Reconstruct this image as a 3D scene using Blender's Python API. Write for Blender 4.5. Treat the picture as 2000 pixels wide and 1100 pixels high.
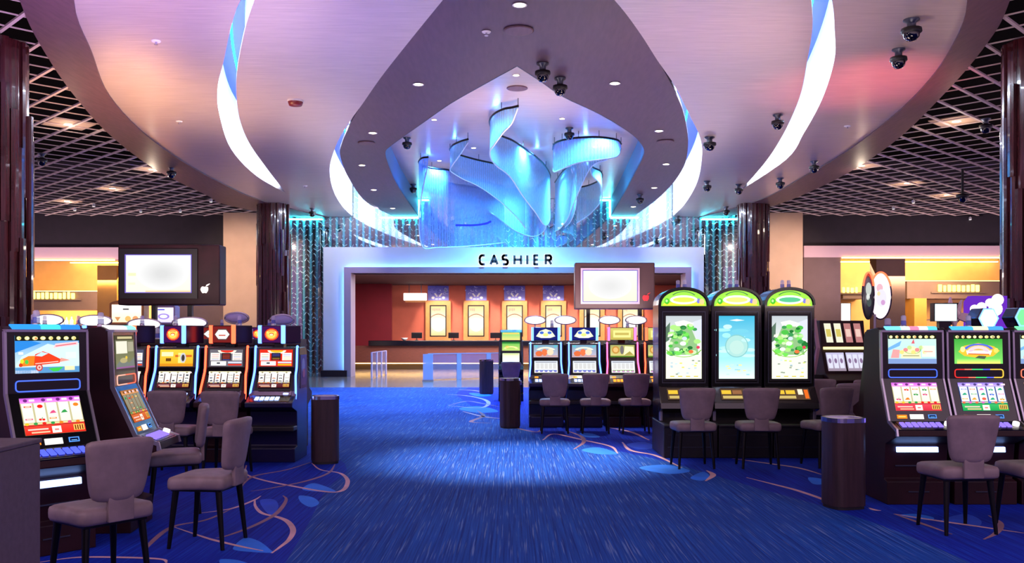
import bpy, bmesh, math, random
from mathutils import Vector, Matrix
from mathutils.geometry import tessellate_polygon

for o in list(bpy.data.objects):
    bpy.data.objects.remove(o)
SC = bpy.context.scene
COL = SC.collection
PI = math.pi
F = 1800.0; EYE = 1.65; CX = 1000.0; CY = 650.0

# ------------------------------------------------------------------ camera, world, exposure
cam_d = bpy.data.cameras.new('camera')
cam_d.sensor_width = 36.0
cam_d.lens = F / 2000.0 * 36.0
cam_d.shift_y = 0.05
cam_d.clip_end = 300
cam = bpy.data.objects.new('camera', cam_d)
COL.objects.link(cam)
cam.location = (0, 0, EYE)
cam.rotation_euler = (PI / 2, 0, 0)
SC.camera = cam

world = bpy.data.worlds.new('casino_ambience')
SC.world = world
world.use_nodes = True
bgn = world.node_tree.nodes['Background']
bgn.inputs[0].default_value = (0.62, 0.36, 0.68, 1)
bgn.inputs[1].default_value = 1.15
_nt = world.node_tree
_tc = _nt.nodes.new('ShaderNodeTexCoord'); _sx = _nt.nodes.new('ShaderNodeSeparateXYZ'); _ab = _nt.nodes.new('ShaderNodeMath'); _ab.operation = 'ABSOLUTE'
_cr = _nt.nodes.new('ShaderNodeValToRGB')
_cr.color_ramp.elements[0].position = 0.06; _cr.color_ramp.elements[0].color = (0.10, 0.05, 0.11, 1)
_cr.color_ramp.elements[1].position = 0.34; _cr.color_ramp.elements[1].color = (0.68, 0.47, 0.62, 1)
_nt.links.new(_tc.outputs['Generated'], _sx.inputs[0]); _nt.links.new(_sx.outputs[2], _ab.inputs[0])
_nt.links.new(_ab.outputs[0], _cr.inputs[0]); _nt.links.new(_cr.outputs[0], bgn.inputs[0])

SC.view_settings.view_transform = 'Standard'
SC.view_settings.look = 'None'
SC.view_settings.gamma = 1.0
SC.view_settings.use_curve_mapping = False
SC.view_settings.exposure = 1.0
SC.cycles.max_bounces = 6
SC.cycles.diffuse_bounces = 3
SC.cycles.glossy_bounces = 4
SC.cycles.transparent_max_bounces = 16
SC.cycles.sample_clamp_indirect = 6.0
SC.cycles.caustics_reflective = False
SC.cycles.caustics_refractive = False

def lamp(name, kind, loc, energy, color, size=0.5, size_y=None, target=None, spot=None, blend=0.6, spec=1.0):
    d = bpy.data.lights.new(name, kind)
    d.specular_factor = spec
    d.energy = energy; d.color = color
    if kind == 'AREA':
        d.size = size
        if size_y:
            d.shape = 'RECTANGLE'; d.size_y = size_y
    elif kind == 'SPOT':
        d.spot_size = spot or 1.2; d.spot_blend = blend; d.shadow_soft_size = size
    else:
        d.shadow_soft_size = size
    o = bpy.data.objects.new(name, d); COL.objects.link(o); o.location = loc
    if target is not None:
        o.rotation_euler = (Vector(target) - Vector(loc)).to_track_quat('-Z', 'Y').to_euler()
    return o

# real lamps of the room
for i, (x, y, z, e) in enumerate([(0.1, 12.0, 6.0, 2300), (-1.3, 16.3, 6.0, 500), (1.8, 16.3, 6.0, 500), (-3.1, 20.3, 6.0, 420), (3.2, 20.3, 6.0, 420), (-3.9, 24.5, 6.0, 420), (4.0, 24.2, 6.0, 420), (-4.2, 28.5, 6.0, 420), (4.3, 28.5, 6.0, 420)]):
    lamp('panel_downlight_lamp', 'SPOT', (x, y, z), e, (1.0, 0.86, 0.72), 0.06, target=(x, y + 0.01, 0), spot=0.75, blend=0.9)
for x, y, e, c in [(-1.6, 22.6, 130, (0.08, 0.36, 1.0)), (0.4, 20.9, 70, (0.10, 0.45, 1.0)), (0.2, 24.5, 150, (0.10, 0.55, 1.0)), (2.2, 23.5, 120, (0.08, 0.36, 1.0)), (-2.2, 27.5, 170, (0.06, 0.32, 1.0)), (0.3, 28.6, 170, (0.12, 0.62, 1.0)), (2.2, 28.2, 150, (0.14, 0.72, 1.0)), (0.0, 32.5, 160, (0.12, 0.70, 1.0))]:
    lamp('chandelier_lamp', 'SPOT', (x, y, 6.72), e * 7.0, c, 0.05, target=(x, y + 0.01, 0), spot=2.6, blend=1.0, spec=0.15)
for x, y, e in [(-0.35, 20.9, 5), (-1.5, 24.2, 5), (-2.4, 26.4, 5), (0.7, 25.5, 5), (1.9, 23.8, 6), (2.3, 28.0, 5)]:
    lamp('rail_blue_lamp', 'POINT', (x, y, 6.62), e, (0.06, 0.25, 1.0), 0.05, spec=0.0)
# warm light inside the bays and the cashier hall
lamp('left_bay_lamp', 'AREA', (-16, 39, 4.7), 620, (1.0, 0.70, 0.38), 5, 3, target=(-16, 40.5, 3.0))
lamp('right_bay_lamp', 'AREA', (17, 39, 4.7), 620, (1.0, 0.70, 0.38), 5, 3, target=(17, 40.5, 3.0))
lamp('bar_shelf_lamp', 'AREA', (-19.5, 40.8, 2.6), 90, (1.0, 0.65, 0.25), 3, 0.4, target=(-19.5, 41.8, 2.0))
for x in (-3.4, -1.6, 0.2, 2.0, 3.8, 5.6):
    lamp('cashier_spot', 'SPOT', (x, 42.3, 3.88), 190, (1.0, 0.84, 0.68), 0.06, target=(x, 44.0, 1.9), spot=1.2)
lamp('cashier_hall_lamp', 'AREA', (0.2, 38.5, 3.88), 800, (1.0, 0.82, 0.74), 10, 3, target=(0.2, 38.5, 0))
# area lamps added above the floor to lift the ceiling, no fixtures there
for x, y, e in [(-4.6, 12.6, 60), (3.2, 13.4, 50), (-3.8, 7.6, 30), (4.6, 9.6, 36), (1.5, 17.3, 45), (-4.5, 19.0, 45), (5.0, 20.0, 45), (0.0, 24.0, 40), (-5.5, 28.0, 40), (5.5, 28.0, 40)]:
    lamp('added_ceiling_fill', 'AREA', (x, y, 2.15), e, (1.0, 0.76, 0.70), 2.2, 1.2, target=(x, y + 0.6, 6), spec=0.6)
for x in (-10.1, 10.1):
    lamp('added_pier_fill', 'SPOT', (x, 27.5, 5.6), 1500, (1.0, 0.74, 0.55), 0.03, target=(x * 1.0, 34.0, 3.6), spot=0.8, blend=1.0)  # added spot that brightens the pier, no fixture modelled
for x in (-16, 15):
    lamp('added_fascia_fill', 'AREA', (x, 33.0, 3.2), 90, (1.0, 0.75, 0.8), 8, 0.5, target=(x, 35, 4.6), spec=0.2)  # added area lamp that brightens the fascia from mid-air
# floating coloured spots, added to tint the metal ceiling
lamp('left_amber_wash', 'SPOT', (-6.7, 16.8, 2.2), 560, (1.0, 0.55, 0.28), 0.3, target=(-6.75, 17.4, 6.0), spot=2.0, blend=1, spec=0.4)
lamp('left_violet_wash', 'SPOT', (-4.4, 11.6, 2.0), 600, (0.55, 0.30, 1.0), 0.3, target=(-4.4, 12.4, 6.0), spot=1.9, blend=1, spec=0.4)
lamp('right_red_wash', 'SPOT', (6.15, 15.9, 2.1), 480, (1.0, 0.16, 0.20), 0.3, target=(6.2, 16.4, 6.0), spot=1.1, blend=1, spec=0.4)
lamp('right_pink_wash', 'SPOT', (2.9, 12.9, 2.0), 800, (1.0, 0.36, 0.50), 0.3, target=(2.9, 13.6, 6.0), spot=1.3, blend=1, spec=0.4)
# extra area lamps added inside the coves to brighten the ribbons' far ends
for s in (-1, 1):
    lamp('added_ribbon_end_fill', 'AREA', (s * 4.75, 32.6, 6.75), 110, (0.86, 0.92, 1.0), 0.5, 3.6, target=(s * 6.5, 32.6, 6.7), spec=0.0)
lamp('recess_pink_wash', 'SPOT', (0.1, 17.0, 2.2), 1100, (1.0, 0.62, 0.50), 0.3, target=(0.1, 20.5, 6.75), spot=0.62, blend=1, spec=0.6)  # unseen spot added to warm the recess ceiling


# ------------------------------------------------------------------ projection helpers (photo survey -> metres)
def at(x, y, Y):
    return Vector(((x - CX) * Y / F, Y, EYE + (CY - y) * Y / F))
def onz(x, y, z):
    Y = (z - EYE) * F / (CY - y)
    return Vector(((x - CX) * Y / F, Y, z))
def lin(c):
    return tuple((v / 12.92 if v <= 0.04045 else ((v + 0.055) / 1.055) ** 2.4) for v in c[:3])
def hexc(h):
    return tuple(int(h[i:i + 2], 16) / 255 for i in (0, 2, 4))

def smooth_path(pts, n=6, closed=False):
    pts = [Vector(p) for p in pts]
    out = []
    m = len(pts)
    rng = range(m if closed else m - 1)
    for i in rng:
        p1, p2 = pts[i], pts[(i + 1) % m]
        p0 = pts[(i - 1) % m] if closed or i > 0 else p1 * 2 - p2
        p3 = pts[(i + 2) % m] if closed or i + 2 < m else p2 * 2 - p1
        for k in range(n):
            t = k / n
            out.append(0.5 * ((2 * p1) + (p2 - p0) * t + (2 * p0 - 5 * p1 + 4 * p2 - p3) * t * t
                              + (3 * p1 - p0 - 3 * p2 + p3) * t ** 3))
    if not closed:
        out.append(pts[-1].copy())
    return out

# ------------------------------------------------------------------ mesh builder
class MB:
    def __init__(s):
        s.v = []; s.f = []; s.mi = []; s.c = []; s.sm = []
    def add(s, verts, faces, mi=0, col=None, smooth=False):
        b = len(s.v)
        s.v += [tuple(v) for v in verts]
        for f in faces:
            s.f.append([b + i for i in f]); s.mi.append(mi); s.c.append(col); s.sm.append(smooth)
        return s
    def box(s, x0, x1, y0, y1, z0, z1, mi=0, col=None):
        v = [(x0, y0, z0), (x1, y0, z0), (x1, y1, z0), (x0, y1, z0), (x0, y0, z1), (x1, y0, z1), (x1, y1, z1), (x0, y1, z1)]
        return s.add(v, [(0, 3, 2, 1), (4, 5, 6, 7), (0, 1, 5, 4), (1, 2, 6, 5), (2, 3, 7, 6), (3, 0, 4, 7)], mi, col)
    def prism_x(s, prof, x0, x1, mi=0, col=None, smooth=False):
        n = len(prof)
        v = [(x0, y, z) for y, z in prof] + [(x1, y, z) for y, z in prof]
        fs = [tuple(range(n)), tuple(range(2 * n - 1, n - 1, -1))]
        s.add(v, fs, mi, col)
        s.add(v, [(i, i + n, (i + 1) % n + n, (i + 1) % n) for i in range(n)], mi, col, smooth)
        return s
    def prism_y(s, prof, y0, y1, mi=0, col=None, smooth=False):
        n = len(prof)
        v = [(x, y0, z) for x, z in prof] + [(x, y1, z) for x, z in prof]
        s.add(v, [tuple(range(n)), tuple(range(2 * n - 1, n - 1, -1))], mi, col)
        s.add(v, [(i, i + n, (i + 1) % n + n, (i + 1) % n) for i in range(n)], mi, col, smooth)
        return s
    def prism_z(s, prof, z0, z1, mi=0, col=None, smooth=False):
        n = len(prof)
        v = [(x, y, z0) for x, y in prof] + [(x, y, z1) for x, y in prof]
        s.add(v, [tuple(range(n)), tuple(range(2 * n - 1, n - 1, -1))], mi, col)
        s.add(v, [(i, i + n, (i + 1) % n + n, (i + 1) % n) for i in range(n)], mi, col, smooth)
        return s
    def lathe(s, prof, c=(0, 0, 0), n=20, mi=0, col=None, axis='z', sx=1, sy=1):
        v = []; fs = []
        for r, h in prof:
            for k in range(n):
                a = 2 * PI * k / n
                x, y = r * math.cos(a) * sx, r * math.sin(a) * sy
                p = (x, y, h) if axis == 'z' else ((x, h, y) if axis == 'y' else (h, x, y))
                v.append((c[0] + p[0], c[1] + p[1], c[2] + p[2]))
        m = len(prof)
        for j in range(m - 1):
            for k in range(n):
                fs.append((j * n + k, j * n + (k + 1) % n, (j + 1) * n + (k + 1) % n, (j + 1) * n + k))
        s.add(v, fs, mi, col, True)
        caps = []
        if prof[0][0] > 1e-6: caps.append(tuple(range(n - 1, -1, -1)))
        if prof[-1][0] > 1e-6: caps.append(tuple(range((m - 1) * n, m * n)))
        if caps: s.add(v, caps, mi, col)
        return s
    def tube(s, path, r, n=8, mi=0, col=None, cap=True, closed=False):
        path = [Vector(p) for p in path]
        m = len(path); v = []; fs = []
        up = Vector((0, 0, 1))
        rr = r if isinstance(r, (list, tuple)) else [r] * m
        for i, p in enumerate(path):
            if closed:
                d = path[(i + 1) % m] - path[i - 1]
            else:
                d = path[min(i + 1, m - 1)] - path[max(i - 1, 0)]
            d.normalize()
            a = d.cross(up)
            if a.length < 1e-3: a = d.cross(Vector((0, 1, 0)))
            a.normalize(); b = a.cross(d).normalized()
            for k in range(n):
                t = 2 * PI * k / n
                v.append(p + a * (math.cos(t) * rr[i]) + b * (math.sin(t) * rr[i]))
        for j in range(m if closed else m - 1):
            j2 = (j + 1) % m
            for k in range(n):
                fs.append((j * n + k, j * n + (k + 1) % n, j2 * n + (k + 1) % n, j2 * n + k))
        s.add(v, fs, mi, col, True)
        if cap and not closed:
            s.add(v, [tuple(range(n - 1, -1, -1)), tuple(range((m - 1) * n, m * n))], mi, col)
        return s
    def ribbon(s, path, x0, x1, off, th, mi=0, col=None):
        """strip following a front path of (y,z) points, standing proud by off"""
        n = len(path); nrm = []
        for i in range(n):
            a = path[max(i - 1, 0)]; b = path[min(i + 1, n - 1)]
            dy, dz = b[0] - a[0], b[1] - a[1]
            L = math.hypot(dy, dz) or 1
            nrm.append((dz / L, -dy / L))
        o = [(p[0] + k[0] * off, p[1] + k[1] * off) for p, k in zip(path, nrm)]
        i_ = [(p[0] - k[0] * th, p[1] - k[1] * th) for p, k in zip(path, nrm)]
        for k in range(n - 1):
            s.prism_x([o[k], o[k + 1], i_[k + 1], i_[k]], x0, x1, mi, col)
        return s
    def poly(s, loops, z, mi=0, flip=True, col=None):
        """flat polygon with holes at height z; normals down when flip"""
        L3 = [[Vector((p[0], p[1], 0)) for p in l] for l in loops]
        flat = [p for l in L3 for p in l]
        tris = tessellate_polygon(L3)
        v = [(p.x, p.y, z) for p in flat]
        fs = []
        for t in tris:
            a, b, c = [Vector(v[i]) for i in t]
            nz = (b - a).cross(c - a).z
            if abs(nz) < 1e-9: continue
            if (nz > 0) == flip: t = (t[0], t[2], t[1])
            fs.append(tuple(t))
        return s.add(v, fs, mi, col)
    def wall(s, pts, z0, z1, mi=0, closed=False, smooth=True, col=None):
        n = len(pts)
        v = [(p[0], p[1], z0) for p in pts] + [(p[0], p[1], z1) for p in pts]
        fs = [(i, (i + 1) % n, n + (i + 1) % n, n + i) for i in range(n if closed else n - 1)]
        return s.add(v, fs, mi, col, smooth)
    def blob(s, c, r, n=12, m=8, mi=0, col=None):
        prof = [(max(math.sin(PI * j / m), 0), -math.cos(PI * j / m)) for j in range(m + 1)]
        v = []; fs = []
        for pr, h in prof:
            for k in range(n):
                a = 2 * PI * k / n
                v.append((c[0] + r[0] * pr * math.cos(a), c[1] + r[1] * pr * math.sin(a), c[2] + r[2] * h))
        for j in range(m):
            for k in range(n):
                fs.append((j * n + k, j * n + (k + 1) % n, (j + 1) * n + (k + 1) % n, (j + 1) * n + k))
        return s.add(v, fs, mi, col, True)

def obj(name, mb, mats, parent=None, bevel=0, seg=2, subsurf=0, loc=None):
    me = bpy.data.meshes.new(name)
    me.from_pydata(mb.v, [], mb.f)
    if not isinstance(mats, (list, tuple)): mats = [mats]
    for m in mats: me.materials.append(m)
    me.polygons.foreach_set('material_index', mb.mi)
    me.polygons.foreach_set('use_smooth', mb.sm)
    if any(c is not None for c in mb.c):
        ca = me.color_attributes.new('Col', 'FLOAT_COLOR', 'CORNER')
        data = []
        for f, c in zip(mb.f, mb.c):
            if c is None: c = (1, 1, 1)
            if len(c) == len(f) and isinstance(c[0], (tuple, list)):
                for q in c: data += [q[0], q[1], q[2], 1]
            else:
                data += [c[0], c[1], c[2], 1] * len(f)
        ca.data.foreach_set('color', data)
    if bevel:
        bm = bmesh.new(); bm.from_mesh(me)
        bmesh.ops.remove_doubles(bm, verts=bm.verts, dist=1e-5)
        es = [e for e in bm.edges if len(e.link_faces) == 2 and e.calc_face_angle(0) > 0.6]
        bmesh.ops.bevel(bm, geom=es, offset=bevel, segments=seg, profile=0.5, affect='EDGES', clamp_overlap=True)
        bm.to_mesh(me); bm.free()
    me.update()
    o = bpy.data.objects.new(name, me)
    COL.objects.link(o)
    if subsurf:
        md = o.modifiers.new('smooth', 'SUBSURF'); md.levels = subsurf; md.render_levels = subsurf
        me.polygons.foreach_set('use_smooth', [True] * len(me.polygons))
    if parent is not None: o.parent = parent
    if loc is not None: o.location = loc
    return o

def tag(o, label, cat, group=None):
    o['label'] = label; o['category'] = cat
    if group: o['group'] = group
    return o
def thing(name, label, cat, loc=(0, 0, 0), rotz=0.0, group=None):
    o = bpy.data.objects.new(name, None)
    o.empty_display_size = 0.2
    COL.objects.link(o); o.location = loc; o.rotation_euler = (0, 0, rotz)
    return tag(o, label, cat, group)
def struct(name, mb, mats, **k):
    o = obj(name, mb, mats, **k); o['kind'] = 'structure'
    return o
def dup(root, loc, rotz, label=None, group=None):
    kids = {}
    for c in bpy.data.objects:
        if c.parent is not None: kids.setdefault(c.parent.name, []).append(c)
    r = root.copy(); COL.objects.link(r); r.location = loc; r.rotation_euler = (0, 0, rotz)
    if label: r['label'] = label
    if group: r['group'] = group
    def rec(src, dst):
        for c in kids.get(src.name, []):
            d = c.copy(); COL.objects.link(d); d.parent = dst
            rec(c, d)
    rec(root, r)
    return r

# ------------------------------------------------------------------ materials
def newmat(name):
    m = bpy.data.materials.new(name); m.use_nodes = True
    nt = m.node_tree
    return m, nt, nt.nodes['Principled BSDF'], nt.nodes['Material Output']
def N(nt, typ, **k):
    n = nt.nodes.new(typ)
    for a, b in k.items(): setattr(n, a, b)
    return n
def coords(nt, scale=(1, 1, 1), rot=(0, 0, 0), kind='Object'):
    tc = N(nt, 'ShaderNodeTexCoord'); mp = N(nt, 'ShaderNodeMapping')
    mp.inputs['Scale'].default_value = scale; mp.inputs['Rotation'].default_value = rot
    nt.links.new(tc.outputs[kind], mp.inputs['Vector'])
    return mp.outputs[0]
def noise(nt, vec, scale=5, detail=3, rough=0.5):
    n = N(nt, 'ShaderNodeTexNoise'); n.inputs['Scale'].default_value = scale
    n.inputs['Detail'].default_value = detail; n.inputs['Roughness'].default_value = rough
    nt.links.new(vec, n.inputs['Vector'])
    return n.outputs['Fac']
def ramp(nt, fac, stops):
    r = N(nt, 'ShaderNodeValToRGB'); cr = r.color_ramp
    while len(cr.elements) < len(stops): cr.elements.new(0.5)
    for e, (p, c) in zip(cr.elements, stops):
        e.position = p; e.color = (c[0], c[1], c[2], 1)
    nt.links.new(fac, r.inputs[0])
    return r.outputs[0]
def bump(nt, bs, h, strength=0.2, dist=0.01):
    b = N(nt, 'ShaderNodeBump'); b.inputs['Strength'].default_value = strength; b.inputs['Distance'].default_value = dist
    nt.links.new(h, b.inputs['Height']); nt.links.new(b.outputs[0], bs.inputs['Normal'])
def pbr(name, c, rough=0.5, metal=0.0, nscale=0, namt=0.25, coat=0.0, spec=None, nst=(1, 1, 1)):
    m, nt, bs, out = newmat(name)
    c = lin(c)
    bs.inputs['Base Color'].default_value = (*c, 1)
    bs.inputs['Roughness'].default_value = rough
    bs.inputs['Metallic'].default_value = metal
    bs.inputs['Coat Weight'].default_value = coat
    if spec is not None: bs.inputs['Specular IOR Level'].default_value = spec
    if nscale:
        f = noise(nt, coords(nt, nst), nscale, 4)
        lo = tuple(v * (1 - namt) for v in c); hi = tuple(min(1, v * (1 + namt)) for v in c)
        nt.links.new(ramp(nt, f, [(0.3, lo), (0.7, hi)]), bs.inputs['Base Color'])
    return m
GK = 0.62   # keeps the self-lit things at the photo's level for this exposure
def glow(name, c, strength):
    m, nt, bs, out = newmat(name)
    nt.nodes.remove(bs)
    e = N(nt, 'ShaderNodeEmission'); e.inputs[0].default_value = (*lin(c), 1); e.inputs[1].default_value = strength * GK
    nt.links.new(e.outputs[0], out.inputs[0])
    return m
def screenmat(name, strength):
    m, nt, bs, out = newmat(name)
    nt.nodes.remove(bs)
    a = N(nt, 'ShaderNodeAttribute'); a.attribute_name = 'Col'
    e = N(nt, 'ShaderNodeEmission'); e.inputs[1].default_value = strength * GK
    nt.links.new(a.outputs['Color'], e.inputs[0]); nt.links.new(e.outputs[0], out.inputs[0])
    return m
def paintmat(name, rough=0.5):
    m, nt, bs, out = newmat(name)
    a = N(nt, 'ShaderNodeAttribute'); a.attribute_name = 'Col'
    nt.links.new(a.outputs['Color'], bs.inputs['Base Color']); bs.inputs['Roughness'].default_value = rough
    return m

M = {}
M['black'] = pbr('black_gloss', (0.035, 0.035, 0.05), 0.22, 0, coat=0.3)
M['blackmat'] = pbr('black_satin', (0.05, 0.045, 0.06), 0.5)
M['plinth'] = pbr('plinth_laminate', (0.085, 0.075, 0.085), 0.42, nscale=8)
M['maroon'] = pbr('maroon_side_panel', (0.15, 0.05, 0.08), 0.5, nscale=3, namt=0.4, spec=0.25)
M['purpleside'] = pbr('dark_blue_gloss', (0.08, 0.06, 0.22), 0.25)
M['silver'] = pbr('silver_trim', (0.72, 0.70, 0.76), 0.3, 0.85)
M['chrome'] = pbr('chrome', (0.8, 0.8, 0.85), 0.15, 1.0)
M['gunmetal'] = pbr('gunmetal', (0.32, 0.34, 0.38), 0.35, 0.8)
M['fabric'] = None
M['leg'] = pbr('black_leg_metal', (0.07, 0.065, 0.075), 0.35, 0.6)
M['brownlam'] = pbr('dark_brown_wood_laminate', (0.19, 0.12, 0.13), 0.4, nscale=4, namt=0.35, nst=(6, 6, 0.6))
M['greybox'] = pbr('taupe_laminate', (0.36, 0.31, 0.35), 0.6, nscale=30, namt=0.12)
M['cream'] = pbr('cream_plaster', (0.70, 0.58, 0.50), 0.8, nscale=2, namt=0.05)
M['brownwall'] = pbr('taupe_plaster', (0.38, 0.30, 0.30), 0.8, nscale=3, namt=0.06)
M['darkwall'] = pbr('dark_plum_wall', (0.11, 0.075, 0.115), 0.8, nscale=3, namt=0.2)
M['fascia'] = pbr('pale_fascia', (0.74, 0.62, 0.66), 0.7)
M['gold'] = pbr('gold_wall_paint', (0.88, 0.69, 0.44), 0.7, nscale=2, namt=0.08)
M['ochre'] = pbr('ochre_panel', (0.62, 0.45, 0.18), 0.6, nscale=2, namt=0.1)
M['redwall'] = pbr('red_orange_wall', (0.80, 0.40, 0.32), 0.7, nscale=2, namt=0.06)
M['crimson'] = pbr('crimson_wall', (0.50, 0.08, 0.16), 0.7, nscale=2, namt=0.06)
M['plum'] = pbr('plum_ceiling', (0.27, 0.17, 0.21), 0.8)
M['white'] = pbr('white_satin', (0.9, 0.9, 0.92), 0.55)
M['portal'] = pbr('white_portal_panel', (0.86, 0.88, 0.92), 0.5, nscale=1.5, namt=0.03)
M['casing'] = pbr('pale_mauve_casing', (0.66, 0.58, 0.70), 0.5)
M['plinthdark'] = pbr('dark_navy_base', (0.06, 0.06, 0.13), 0.3)
M['deck'] = pbr('black_ceiling_void', (0.006, 0.005, 0.007), 0.95, spec=0.05)
M['lattice'] = pbr('pale_lattice_beam', (0.78, 0.70, 0.69), 0.6)
M['countertop'] = pbr('black_stone_top', (0.04, 0.04, 0.09), 0.15)
M['counter'] = pbr('brown_counter_wood', (0.42, 0.24, 0.20), 0.5, nscale=6, namt=0.2, nst=(1, 1, 8))
M['counterdark'] = pbr('olive_counter_kick', (0.26, 0.20, 0.10), 0.5)
M['frame'] = pbr('honey_wood_frame', (0.82, 0.56, 0.32), 0.5, nscale=5, namt=0.12)
M['dome'] = pbr('smoked_camera_dome', (0.03, 0.03, 0.05), 0.08, coat=0.5)
M['paint'] = paintmat('printed_panel')
M['screen'] = screenmat('lit_display', 1.08)
M['screendim'] = screenmat('lit_display_dim', 0.86)
M['neonblue'] = glow('neon_blue_tube', (0.30, 0.45, 1.0), 5.0)
M['neonred'] = glow('neon_red_tube', (1.0, 0.26, 0.16), 5.5)
M['neonpink'] = glow('neon_pink_tube', (1.0, 0.28, 0.48), 5.0)
M['glowwhite'] = glow('white_lit_acrylic', (1.0, 0.96, 0.92), 2.2)
M['glowblue'] = glow('blue_white_slot_light', (0.55, 0.68, 1.0), 4.0)
M['glowdeep'] = glow('deep_blue_light', (0.1, 0.15, 1.0), 2.5)
M['glowcyan'] = glow('cyan_topper_light', (0.45, 0.85, 1.0), 2.0)
M['gloworange'] = glow('orange_lamp', (1.0, 0.5, 0.15), 2.5)
M['glowyellow'] = glow('yellow_sign_letter', (1.0, 0.92, 0.35), 5.0)
M['glowwarm'] = glow('warm_led', (1.0, 0.80, 0.45), 10.0)
M['glowbulb'] = glow('downlight_lens', (1.0, 0.93, 0.80), 12.0)
M['glowgreen'] = glow('green_lamp', (0.4, 1.0, 0.5), 1.6)
M['ledwhite'] = glow('cove_led_white', (0.86, 0.91, 1.0), 85.0)
M['ledblue'] = glow('cove_led_cyan', (0.08, 0.72, 1.0), 16.0)
M['ledportal'] = glow('portal_led', (0.40, 0.66, 1.0), 20.0)
M['ledteal'] = glow('curtain_led_cyan', (0.30, 0.92, 1.0), 40.0)
M['tvscreen'] = None

def glassmat(name, c, alpha, rough=0.1, emis=0):
    m, nt, bs, out = newmat(name)
    bs.inputs['Base Color'].default_value = (*lin(c), 1)
    bs.inputs['Roughness'].default_value = rough
    bs.inputs['Alpha'].default_value = alpha
    return m
M['glass'] = glassmat('clear_barrier_glass', (0.55, 0.6, 0.85), 0.28)
M['glassedge'] = glassmat('frosted_glass_edge', (0.72, 0.72, 0.95), 0.75, 0.4)
M['candleA'] = glassmat('candle_clear_plastic', (0.85, 0.86, 0.98), 0.6, 0.2)
M['candleB'] = glassmat('candle_blue_plastic', (0.45, 0.52, 0.92), 0.65, 0.2)

def mk_fabric():
    m, nt, bs, out = newmat('taupe_chair_fabric')
    v = coords(nt, (1, 1, 1))
    f = noise(nt, v, 140, 2)
    f2 = noise(nt, v, 9, 3)
    nt.links.new(ramp(nt, f2, [(0.3, lin((0.47, 0.41, 0.42))), (0.7, lin((0.55, 0.48, 0.49)))]), bs.inputs['Base Color'])
    bs.inputs['Roughness'].default_value = 0.5
    bump(nt, bs, f, 0.15, 0.003)
    return m
M['fabric'] = mk_fabric()
def mk_metal():
    m, nt, bs, out = newmat('brushed_champagne_metal')
    v = coords(nt, (0.5, 9, 1))
    f = noise(nt, v, 3.0, 6, 0.65)
    v2 = coords(nt, (0.25, 0.5, 1))
    f2 = noise(nt, v2, 1.2, 2)
    c1 = ramp(nt, f, [(0.25, (0.47, 0.39, 0.39)), (0.75, (0.69, 0.59, 0.57))])
    nt.links.new(c1, bs.inputs['Base Color'])
    bs.inputs['Metallic'].default_value = 0.5
    bs.inputs['Anisotropic'].default_value = 0.6
    r = ramp(nt, f, [(0.2, (0.30,) * 3), (0.8, (0.42,) * 3)])
    nt.links.new(r, bs.inputs['Roughness'])
    bump(nt, bs, f, 0.04, 0.01)
    return m
M['metal'] = mk_metal()
def mk_soffit(name, a, b):
    m, nt, bs, out = newmat(name)
    f = noise(nt, coords(nt, (3, 0.4, 1)), 6, 5)
    nt.links.new(ramp(nt, f, [(0.3, lin(a)), (0.7, lin(b))]), bs.inputs['Base Color'])
    bs.inputs['Roughness'].default_value = 0.5
    return m
M['soffit'] = mk_soffit('plum_wood_soffit', (0.31, 0.21, 0.26), (0.38, 0.26, 0.31))
M['plate'] = mk_soffit('purple_wood_panel', (0.28, 0.20, 0.27), (0.33, 0.24, 0.31))
M['covewall'] = pbr('white_cove_liner', (0.93, 0.94, 0.97), 0.6)
M['coveroof'] = pbr('cove_roof_painted_glow', (0.0, 0.17, 0.62), 0.6)  # blue LED glow is put into the roof colour
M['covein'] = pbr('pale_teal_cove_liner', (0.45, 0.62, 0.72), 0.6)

def mk_carpet(name, lo, hi, acc):
    m, nt, bs, out = newmat(name)
    f = noise(nt, coords(nt, (60, 0.6, 1)), 1.0, 3, 0.6)
    g = noise(nt, coords(nt, (44, 0.9, 1)), 1.5, 2, 0.5)
    h = noise(nt, coords(nt, (1, 1, 1)), 0.45, 3, 0.5)
    base = ramp(nt, f, [(0.34, lin(lo)), (0.62, lin(hi))])
    line = ramp(nt, g, [(0.58, (0, 0, 0)), (0.70, (1, 1, 1))])
    mx = N(nt, 'ShaderNodeMix', data_type='RGBA')
    mul = N(nt, 'ShaderNodeMath', operation='MULTIPLY'); mul.inputs[1].default_value = 0.55
    nt.links.new(line, mul.inputs[0])
    nt.links.new(mul.outputs[0], mx.inputs[0]); nt.links.new(base, mx.inputs[6]); mx.inputs[7].default_value = (*lin(acc), 1)
    mx2 = N(nt, 'ShaderNodeMix', data_type='RGBA', blend_type='MULTIPLY'); mx2.inputs[0].default_value = 0.6
    nt.links.new(mx.outputs[2], mx2.inputs[6])
    nt.links.new(ramp(nt, h, [(0.3, (0.65, 0.65, 0.75)), (0.7, (1.25, 1.2, 1.15))]), mx2.inputs[7])
    nt.links.new(mx2.outputs[2], bs.inputs['Base Color'])
    bs.inputs['Roughness'].default_value = 0.85
    bs.inputs['Specular IOR Level'].default_value = 0.2
    bump(nt, bs, f, 0.3, 0.006)
    return m
M['carpet'] = mk_carpet('streaked_blue_carpet', (0.0, 0.16, 0.50), (0.08, 0.32, 0.68), (0.50, 0.60, 0.78))
M['carpetb'] = mk_carpet('deep_blue_border_carpet', (0.0, 0.07, 0.52), (0.02, 0.18, 0.70), (0.06, 0.34, 0.82))
M['swirl'] = pbr('copper_swirl_pile', (0.82, 0.64, 0.66), 0.8, nscale=3, namt=0.2)
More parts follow.
